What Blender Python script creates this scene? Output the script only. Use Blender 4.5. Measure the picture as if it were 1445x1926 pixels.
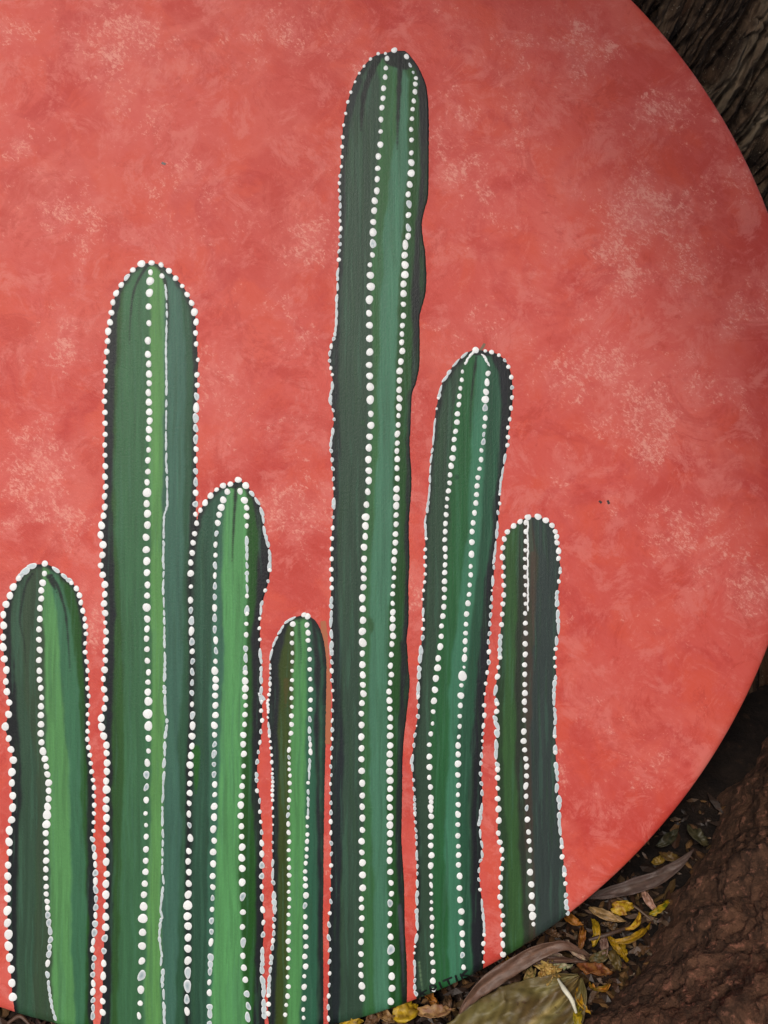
import bpy, math, random
import numpy as np
from mathutils import Vector, Matrix, Euler

random.seed(7); RNG = np.random.default_rng(7)
for o in list(bpy.data.objects): bpy.data.objects.remove(o)
SC = bpy.context.scene
COL = SC.collection

# ------------------------------------------------------------------ geometry of the place
S = 0.0002                 # metres on the board for one unit of the painter's drawing
PHI = math.radians(50)     # the board leans back 40 degrees from upright
BX, BY, BR = 370.0, 1959.0, 1152.0      # foot of the board and its radius, drawing units
Z0 = 0.0066
MB = Matrix.Translation((0, 0, Z0)) @ Matrix.Rotation(PHI, 4, 'X')
def loc(px, py, n=0.0): return ((px-BX)*S, (BY-py)*S, n)

# ------------------------------------------------------------------ camera
CAMD = 0.45
cam = bpy.data.cameras.new('camera'); camo = bpy.data.objects.new('camera', cam); COL.objects.link(camo)
cam.sensor_fit = 'HORIZONTAL'; cam.sensor_width = 36; cam.lens = 36*CAMD/(1445*S)
camo.matrix_world = MB @ Matrix.Translation(loc(722.5, 963, CAMD))
cam.clip_start = 0.01; cam.clip_end = 100
cam.dof.use_dof = True; cam.dof.focus_distance = CAMD+0.003; cam.dof.aperture_fstop = 44
SC.camera = camo
CP = camo.matrix_world.translation.copy()

# ------------------------------------------------------------------ light
SUN_EL, SUN_AZ = math.radians(58), math.radians(201)   # azimuth clockwise from +Y
w = bpy.data.worlds.new("World"); SC.world = w; w.use_nodes = True
nt = w.node_tree; bg = nt.nodes['Background']
sky = nt.nodes.new('ShaderNodeTexSky'); sky.sky_type = 'NISHITA'; sky.sun_disc = False
sky.sun_elevation = SUN_EL; sky.sun_rotation = SUN_AZ; sky.air_density = 1.0; sky.dust_density = 3.5; sky.ozone_density = 0.6
nt.links.new(sky.outputs[0], bg.inputs[0]); bg.inputs[1].default_value = 0.065
sl = bpy.data.lights.new('sun', 'SUN'); so = bpy.data.objects.new('sun', sl); COL.objects.link(so)
sl.energy = 1.5; sl.angle = math.radians(10); sl.color = (1, 0.95, 0.88)
sd = Vector((math.sin(SUN_AZ)*math.cos(SUN_EL), math.cos(SUN_AZ)*math.cos(SUN_EL), math.sin(SUN_EL)))
so.rotation_euler = sd.to_track_quat('Z', 'Y').to_euler()
SC.view_settings.view_transform = 'Standard'; SC.view_settings.look = 'None'
SC.view_settings.exposure = 0.50; SC.view_settings.gamma = 1

# ------------------------------------------------------------------ helpers
def lin(r, g, b):
    f = lambda c: (c/255)/12.92 if c/255 <= .04045 else ((c/255+.055)/1.055)**2.4
    return (f(r), f(g), f(b))
def np_lin(a):
    a = np.asarray(a, float)/255
    return np.where(a <= .04045, a/12.92, ((a+.055)/1.055)**2.4)
_perm = np.random.default_rng(3).permutation(512).astype(np.int64)
_perm = np.concatenate([_perm, _perm, _perm])
_g = np.random.default_rng(4).normal(size=(512, 3)); _g /= np.linalg.norm(_g, axis=1)[:, None]
def noise(x, y, z=0.0):
    x, y, z = np.broadcast_arrays(np.asarray(x, float), np.asarray(y, float), np.asarray(z, float))
    xi, yi, zi = np.floor(x).astype(np.int64), np.floor(y).astype(np.int64), np.floor(z).astype(np.int64)
    xf, yf, zf = x-xi, y-yi, z-zi
    u, v, t = [q*q*q*(q*(q*6-15)+10) for q in (xf, yf, zf)]
    def gr(a, b, c):
        h = _perm[_perm[_perm[(xi+a) & 511]+((yi+b) & 511)]+((zi+c) & 511)]
        G = _g[h]
        return G[..., 0]*(xf-a)+G[..., 1]*(yf-b)+G[..., 2]*(zf-c)
    L = lambda a, b, q: a+(b-a)*q
    return 1.6*L(L(L(gr(0,0,0), gr(1,0,0), u), L(gr(0,1,0), gr(1,1,0), u), v),
             L(L(gr(0,0,1), gr(1,0,1), u), L(gr(0,1,1), gr(1,1,1), u), v), t)
def fbm(x, y, z=0.0, o=4, g=.5):
    s, a, f = 0, 1, 1
    for i in range(o):
        s = s+a*noise(np.asarray(x)*f+i*17.3, np.asarray(y)*f+i*5.1, np.asarray(z)*f+i*9.7); a *= g; f *= 2.03
    return s
def mesh(name, v, f, mat=None, parent=None, col=None, smooth=True, attrs=None):
    m = bpy.data.meshes.new(name); v = np.asarray(v, np.float32)
    if isinstance(f, np.ndarray):
        m.vertices.add(len(v)); m.vertices.foreach_set('co', v.ravel())
        k = f.shape[1]; m.loops.add(f.size); m.loops.foreach_set('vertex_index', f.astype(np.int32).ravel())
        m.polygons.add(len(f)); m.polygons.foreach_set('loop_start', np.arange(0, f.size, k, dtype=np.int32))
        m.update(calc_edges=True)
    else:
        m.from_pydata([tuple(map(float, q)) for q in v], [], f); m.update()
    if smooth: m.polygons.foreach_set('use_smooth', np.ones(len(m.polygons), bool))
    if col is not None:
        a = m.color_attributes.new('Col', 'FLOAT_COLOR', 'POINT')
        c = np.ones((len(v), 4), np.float32); c[:, :3] = col; a.data.foreach_set('color', c.ravel())
    for k, d in (attrs or {}).items():
        a = m.attributes.new(k, 'FLOAT', 'POINT'); a.data.foreach_set('value', np.asarray(d, np.float32).ravel())
    m.validate()
    if mat: m.materials.append(mat)
    o = bpy.data.objects.new(name, m); COL.objects.link(o)
    if parent: o.parent = parent
    return o
def grid_faces(nr, nc, flip=False):
    i = np.arange(nr*nc).reshape(nr, nc)
    a, b, c, d = i[:-1, :-1].ravel(), i[:-1, 1:].ravel(), i[1:, 1:].ravel(), i[1:, :-1].ravel()
    return np.stack([a, b, c, d] if not flip else [d, c, b, a], 1)
def tag(o, label=None, cat=None, group=None, kind=None):
    if label: o['label'] = label
    if cat: o['category'] = cat
    if group: o['group'] = group
    if kind: o['kind'] = kind
    return o
def nodes(name, rough=.5, spec=.5):
    m = bpy.data.materials.new(name); m.use_nodes = True
    t = m.node_tree; b = t.nodes['Principled BSDF']
    b.inputs['Roughness'].default_value = rough; b.inputs['Specular IOR Level'].default_value = spec
    return m, t, b
def nd(t, kind, **kw):
    n = t.nodes.new('ShaderNode'+kind)
    for k, v in kw.items():
        if k in ('operation', 'blend_type', 'data_type', 'attribute_name', 'interpolation_type', 'musgrave_type', 'feature', 'clamp', 'object'): setattr(n, k, v)
    return n
def Noise(t, vec, scale, detail=4, rough=.5, dist=0):
    n = t.nodes.new('ShaderNodeTexNoise'); n.inputs['Scale'].default_value = scale
    n.inputs['Detail'].default_value = detail; n.inputs['Roughness'].default_value = rough; n.inputs['Distortion'].default_value = dist
    t.links.new(vec, n.inputs['Vector']); return n.outputs['Fac']
def Map(t, vec, sc=(1, 1, 1), rot=(0, 0, 0)):
    n = t.nodes.new('ShaderNodeMapping'); n.inputs['Scale'].default_value = sc; n.inputs['Rotation'].default_value = rot
    t.links.new(vec, n.inputs['Vector']); return n.outputs[0]
def M(t, op, a, b=None, c=None, cl=False):
    n = t.nodes.new('ShaderNodeMath'); n.operation = op; n.use_clamp = cl
    for i, q in enumerate((a, b, c)):
        if q is None: continue
        if isinstance(q, (int, float)): n.inputs[i].default_value = q
        else: t.links.new(q, n.inputs[i])
    return n.outputs[0]
def SS(t, v, lo, hi, a=0.0, b=1.0):
    n = t.nodes.new('ShaderNodeMapRange'); n.interpolation_type = 'SMOOTHSTEP'
    for i, q in zip((1, 2, 3, 4), (lo, hi, a, b)): n.inputs[i].default_value = q
    t.links.new(v, n.inputs[0]); return n.outputs[0]
def Mix(t, f, a, b, mode='MIX'):
    n = t.nodes.new('ShaderNodeMix'); n.data_type = 'RGBA'; n.blend_type = mode
    for i, q in ((0, f), (6, a), (7, b)):
        if isinstance(q, (int, float)): n.inputs[i].default_value = q
        elif isinstance(q, tuple): n.inputs[i].default_value = (*q, 1)
        else: t.links.new(q, n.inputs[i])
    return n.outputs[2]
def Bump(t, b, h, strength, dist):
    n = t.nodes.new('ShaderNodeBump'); n.inputs['Strength'].default_value = strength; n.inputs['Distance'].default_value = dist
    t.links.new(h, n.inputs['Height']); t.links.new(n.outputs[0], b.inputs['Normal']); return n
def Obj(t): return t.nodes.new('ShaderNodeTexCoord').outputs['Object']
def Att(t, name):
    n = t.nodes.new('ShaderNodeAttribute'); n.attribute_name = name; return n

# ------------------------------------------------------------------ materials
def mat_coral():
    m, t, b = nodes('coral_paint', .41, .3)
    P = Obj(t); wob = Map(t, P, (1, 1, 1), (0, 0, .7))
    big = Noise(t, P, 11, 3, .6, .4); mid = Noise(t, P, 42, 5, .62, .6); strk = Noise(t, Map(t, wob, (1, 2.6, 1)), 90, 6, .7, 1.5)
    fine = Noise(t, P, 520, 6, .8, .2); fine2 = Noise(t, Map(t, wob, (1, 2.2, 1)), 900, 4, .75)
    pat = Noise(t, P, 70, 6, .7, 1.0)
    c = Mix(t, SS(t, big, .36, .62), lin(200, 66, 54), lin(216, 86, 73))
    c = Mix(t, M(t, 'MULTIPLY', SS(t, mid, .44, .62), .7), c, lin(220, 84, 60))
    cri = Noise(t, P, 26, 5, .6, 1.2); c = Mix(t, M(t, 'MULTIPLY', SS(t, cri, .53, .66), .65), c, lin(192, 50, 44))
    pnk = Noise(t, P, 19, 6, .62, .9); c = Mix(t, M(t, 'MULTIPLY', SS(t, pnk, .50, .68), .62), c, lin(226, 112, 97))
    c = Mix(t, M(t, 'MULTIPLY', SS(t, strk, .46, .72), .28), c, lin(224, 104, 95))
    sf = Noise(t, P, 62, 9, .80, .5); c = Mix(t, M(t, 'MULTIPLY', SS(t, sf, .49, .61), .58), c, lin(228, 124, 112))
    sf2 = Noise(t, Map(t, P, (1, 1, 1), (0, 0, 1.9)), 38, 9, .82, .7); c = Mix(t, M(t, 'MULTIPLY', SS(t, sf2, .52, .62), .6), c, lin(196, 60, 46))
    dab = Att(t, 'dab').outputs['Fac']
    # sponge dabs: placed by hand, broken up by fine speckle
    a = M(t, 'ADD', M(t, 'MULTIPLY', dab, .42), M(t, 'MULTIPLY', pat, .95))
    a = SS(t, a, .40, .93)
    n5 = M(t, 'ADD', M(t, 'MULTIPLY', Noise(t, Map(t, wob, (1, 1.5, 1)), 480, 6, .8, .6), .62), M(t, 'MULTIPLY', Noise(t, P, 150, 5, .7, .8), .38))
    sp = SS(t, M(t, 'ADD', M(t, 'MULTIPLY', n5, .8), M(t, 'MULTIPLY', fine2, .2)), .46, .66)
    c = Mix(t, M(t, 'MULTIPLY', a, .45), c, lin(224, 110, 100))
    c = Mix(t, M(t, 'MULTIPLY', SS(t, M(t, 'ADD', a, M(t, 'MULTIPLY', M(t, 'SUBTRACT', sp, .62), 1.25)), .10, .95), .80), c, lin(238, 158, 140))
    spk = SS(t, Noise(t, P, 1500, 2, .6), .74, .80)
    c = Mix(t, M(t, 'MULTIPLY', spk, .5), c, lin(240, 165, 155))
    fl = SS(t, Noise(t, P, 90, 1, .4), .835, .85); c = Mix(t, fl, c, lin(80, 55, 45))
    t.links.new(c, b.inputs['Base Color'])
    h = M(t, 'ADD', M(t, 'MULTIPLY', strk, .25), M(t, 'ADD', fine, M(t, 'MULTIPLY', fine2, .6)))
    Bump(t, b, h, .5, .0004)
    r = M(t, 'ADD', .36, M(t, 'MULTIPLY', fine, .16)); t.links.new(r, b.inputs['Roughness'])
    return m
def mat_cactus():
    m, t, b = nodes('cactus_paint', .38, .24)
    P = Obj(t); c = Att(t, 'Col').outputs['Color']
    s1 = Noise(t, Map(t, P, (1, .035, 1)), 900, 5, .7, .3); s2 = Noise(t, Map(t, P, (1, .06, 1)), 260, 4, .6, .4)
    f = Noise(t, P, 1100, 4, .7)
    k = M(t, 'ADD', M(t, 'MULTIPLY', M(t, 'SUBTRACT', s1, .5), .55), M(t, 'MULTIPLY', M(t, 'SUBTRACT', s2, .5), .5))
    k = M(t, 'ADD', 1.0, M(t, 'ADD', k, M(t, 'MULTIPLY', M(t, 'SUBTRACT', f, .5), .30)))
    v = t.nodes.new('ShaderNodeVectorMath'); v.operation = 'SCALE'; t.links.new(c, v.inputs[0]); t.links.new(k, v.inputs['Scale'])
    t.links.new(v.outputs[0], b.inputs['Base Color'])
    Bump(t, b, M(t, 'ADD', M(t, 'MULTIPLY', s1, 1.0), M(t, 'MULTIPLY', f, .8)), .35, .0004)
    t.links.new(M(t, 'ADD', .34, M(t, 'MULTIPLY', f, .16)), b.inputs['Roughness'])
    return m
def mat_col(name, rough, amp=.2, scale=800, bump=.2, sss=0):
    m, t, b = nodes(name, rough, .5)
    P = Obj(t); n = Noise(t, P, scale, 4, .6)
    v = t.nodes.new('ShaderNodeVectorMath'); v.operation = 'SCALE'
    t.links.new(Att(t, 'Col').outputs['Color'], v.inputs[0]); t.links.new(M(t, 'ADD', 1-amp*.5, M(t, 'MULTIPLY', n, amp)), v.inputs['Scale'])
    t.links.new(v.outputs[0], b.inputs['Base Color'])
    if bump: Bump(t, b, n, bump, .0004)
    return m
def mat_bark():
    m, t, b = nodes('bark', .85, .25)
    P = Obj(t); hgt = Att(t, 'h').outputs['Fac']
    G = Att(t, 'grain'); GV = G.outputs['Vector']
    f1 = Noise(t, Map(t, GV, (1, .14, 1)), 420, 6, .7, .4); f2 = Noise(t, P, 900, 5, .75); lichen = Noise(t, Map(t, GV, (1, .3, 1)), 40, 5, .65, .8)
    c = Mix(t, SS(t, f1, .36, .66), lin(44, 32, 24), lin(122, 96, 74))
    c = Mix(t, M(t, 'MULTIPLY', SS(t, lichen, .50, .68), .8), c, lin(172, 150, 122))
    c = Mix(t, M(t, 'MULTIPLY', SS(t, Noise(t, Map(t, GV, (1, .3, 1)), 65, 3, .5), .54, .66), .6), c, lin(96, 62, 38))
    c = Mix(t, SS(t, f2, .60, .68), c, lin(176, 158, 134))
    t.links.new(c, b.inputs['Base Color'])
    f3 = t.nodes.new('ShaderNodeTexVoronoi'); f3.feature = 'DISTANCE_TO_EDGE'; f3.inputs['Scale'].default_value = 260
    t.links.new(Map(t, GV, (1, .22, 1)), f3.inputs['Vector'])
    e = SS(t, f3.outputs['Distance'], 0, .22)
    Bump(t, b, M(t, 'ADD', M(t, 'MULTIPLY', e, 1.5), M(t, 'ADD', M(t, 'MULTIPLY', f1, 1.2), M(t, 'MULTIPLY', f2, .8))), 1.0, .0034)
    return m
def mat_earth(name, a, bb, cc, sc=1.0, bump=.8, rough=.9):
    m, t, b = nodes(name, rough, .25)
    P = Obj(t)
    n1 = Noise(t, P, 55*sc, 6, .7, .5); n2 = Noise(t, P, 380*sc, 5, .75); n3 = Noise(t, P, 140*sc, 4, .65)
    c = Mix(t, SS(t, n1, .36, .64), a, bb); c = Mix(t, SS(t, n3, .54, .70), c, cc)
    c = Mix(t, M(t, 'MULTIPLY', SS(t, n2, .62, .74), .75), c, tuple(min(1, q*2.6+.02) for q in cc))
    t.links.new(c, b.inputs['Base Color'])
    Bump(t, b, M(t, 'ADD', n2, M(t, 'MULTIPLY', n3, 1.2)), bump, .0016)
    return m
def mat_leaf(name='leaf_surface', rough=.5):
    m, t, b = nodes(name, rough, .45)
    P = Obj(t); n = Noise(t, P, 160, 6, .68, .7); f = Noise(t, P, 900, 4, .7); sp = Noise(t, P, 330, 2, .5)
    c = Att(t, 'Col').outputs['Color']
    v = t.nodes.new('ShaderNodeVectorMath'); v.operation = 'SCALE'; t.links.new(c, v.inputs[0])
    t.links.new(M(t, 'ADD', .55, M(t, 'MULTIPLY', n, .9)), v.inputs['Scale'])
    c2 = Mix(t, M(t, 'MULTIPLY', SS(t, sp, .66, .74), .55), v.outputs[0], lin(60, 34, 18))
    c2 = Mix(t, M(t, 'MULTIPLY', SS(t, n, .56, .74), .4), c2, lin(96, 62, 34))
    t.links.new(c2, b.inputs['Base Color'])
    Bump(t, b, M(t, 'ADD', n, M(t, 'MULTIPLY', f, .5)), .5, .0006)
    return m
MC, MK, MD = mat_coral(), mat_cactus(), mat_col('white_dot_paint', .35, .08, 1500, .25)
MBARK = mat_bark(); MLEAF = mat_leaf(); MSIG = mat_col('ink_line', .45, .1, 900, 0)

# ------------------------------------------------------------------ the round board
board = bpy.data.objects.new('painted_round_board', None); COL.objects.link(board)
board.matrix_world = MB
tag(board, 'coral red round board painted with seven green cacti outlined in white dots', 'painting')
CX, CY = BX, BY-BR
BEV = 18.0
def nsurf(px, py):
    r = np.hypot(np.asarray(px)-CX, np.asarray(py)-CY)
    d = np.clip(r-(BR-BEV), 0, BEV)
    return -(BEV-np.sqrt(np.maximum(BEV**2-d**2, 0)))*S*.42
def build_board():
    rad = np.concatenate([np.linspace(0, BR-BEV, 150), BR-BEV+BEV*np.sin(np.linspace(.08, 1, 9)*math.pi/2)])
    nA = 400; th = np.linspace(0, 2*math.pi, nA+1)
    R, T = np.meshgrid(rad, th, indexing='ij'); px = CX+R*np.cos(T); py = CY-R*np.sin(T)
    n = nsurf(px, py)
    X, Y, Z = (px-BX)*S, (BY-py)*S, n
    # back of the rim and the back face
    zb = [-.0085, -.0098, -.010, -.010]; rb = [BR, BR-5, BR-12, 0.01]
    for z, r in zip(zb, rb):
        X = np.vstack([X, ((CX+r*np.cos(th)-BX)*S)[None]]); Y = np.vstack([Y, ((BY-CY+r*np.sin(th))*S)[None]]); Z = np.vstack([Z, np.full((1, nA+1), z)])
        px = np.vstack([px, (CX+r*np.cos(th))[None]]); py = np.vstack([py, (CY-r*np.sin(th))[None]])
    dabs = [(200,80,95,1),(60,60,60,.6),(330,150,70,.5),(690,125,50,.9),(130,410,70,1),(330,330,120,.5),(590,430,75,.8),(430,740,75,.8),(120,640,65,.9),
        (70,900,90,1),(110,965,70,.9),(560,950,70,1),(590,860,45,.6),(850,230,60,1),(870,300,40,.8),(940,380,60,.7),(1090,90,60,.9),(1060,140,50,.7),
        (1230,220,70,.9),(1215,390,90,1.2),(1170,500,75,1.2),(1290,510,60,.9),(1150,690,60,1),(1100,620,55,.7),(1210,800,85,1.1),(1390,590,60,.8),
        (1310,740,80,.7),(1320,1020,90,.9),(1410,1110,60,.9),(1060,720,80,.6),(960,620,90,.5),(860,420,60,.5),(1120,1400,80,.5),(1010,1440,60,.8),
        (1200,1430,70,.5),(1100,1150,80,.3),(970,90,70,.5),(480,60,90,.5),(30,260,60,.8),(250,240,80,.5),(560,640,60,.5),(510,830,60,.7),(790,1120,40,1),(510,1440,25,1),
        (40,1120,60,.6),(1000,220,80,.4),(1340,350,60,.6),(1385,850,60,.6),(1060,900,60,.5),(1240,1180,70,.4),(780,780,40,.4),(430,580,80,.5),(180,1180,40,.8)]
    D = np.zeros_like(px)
    wx = px+fbm(px/60, py/60, 1, 3)*38; wy = py+fbm(px/60, py/60, 5, 3)*38
    for x, y, r, a in dabs: D = np.maximum(D, a*np.exp(-((wx-x)**2+(wy-y)**2)/(2*(r*.72)**2)))
    D = D + np.clip(fbm(px/130, py/130, 9, 3)*.5, -.2, .35)
    nr, nc = X.shape
    return mesh('coral_panel', np.stack([X, Y, Z], -1).reshape(-1, 3), grid_faces(nr, nc, True), MC, board, attrs={'dab': D.ravel()})
panel = build_board()

# ------------------------------------------------------------------ the painted cacti
REG = {'A': (0, 480, 400/1445), 'B': (0, 1000, .24255), 'C': (0, 1459, .24255), 'D': (330, 880, .24255), 'E': (330, 1459, .24255),
       'F': (590, 80, .17301), 'G': (590, 400, .17301), 'H': (590, 720, .17301), 'I': (750, 640, .24255), 'J': (750, 1090, .24255),
       'K': (750, 1459, .24255), 'L': (590, 1040, .17301), 'M': (590, 1593, .17301), 'N': (330, 1200, .24255), 'O': (0, 0, 1)}
def path(s):
    """drawing path: letter = sheet, x,y = point, sN = dot spacing, rN = dot radius, d/h/l/t = dot, thin ring, dash, ribbon"""
    reg = REG['O']; sp, r, st = 18, 6, 'd'; out = []
    for k in s.split():
        if ',' in k:
            x, y = map(float, k.split(',')); out.append((reg[0]+x*reg[2], reg[1]+y*reg[2], sp, r, st))
        elif k in REG: reg = REG[k]
        elif k in 'dhlt': st = k
        elif k[0] == 's': sp = float(k[1:])
        elif k[0] == 'r': r = float(k[1:])
    return out
DK, INK = (30, 35, 37), (20, 23, 25)
SHARED = "D 165,430 r6 s18 150,515 135,585 130,657 r6.5 122,740 s25 120,845 r5 118,937 h r7 s19 118,1015 120,1100 125,1180 125,1275 130,1365 d r5 s20 133,1458 h r5.5 135,1525 130,1600 130,1660 128,1765 s19 130,1845 N 130,540 h r7 135,640 133,740 d r6 s18 130,828 r7 120,890 115,980 r6 118,1068 112,1158 s21 108,1255 105,1345 h r6 s25 110,1460 118,1560 d r6.5 s20 105,1665 r7 100,1745 105,1835 E 105,770 105,860 r8 s21 98,945 r9 100,1045 95,1130 r8 98,1220 98,1305 s24 100,1400 97,1515 h r8 95,1620 90,1700 88,1790 95,1880"
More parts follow.
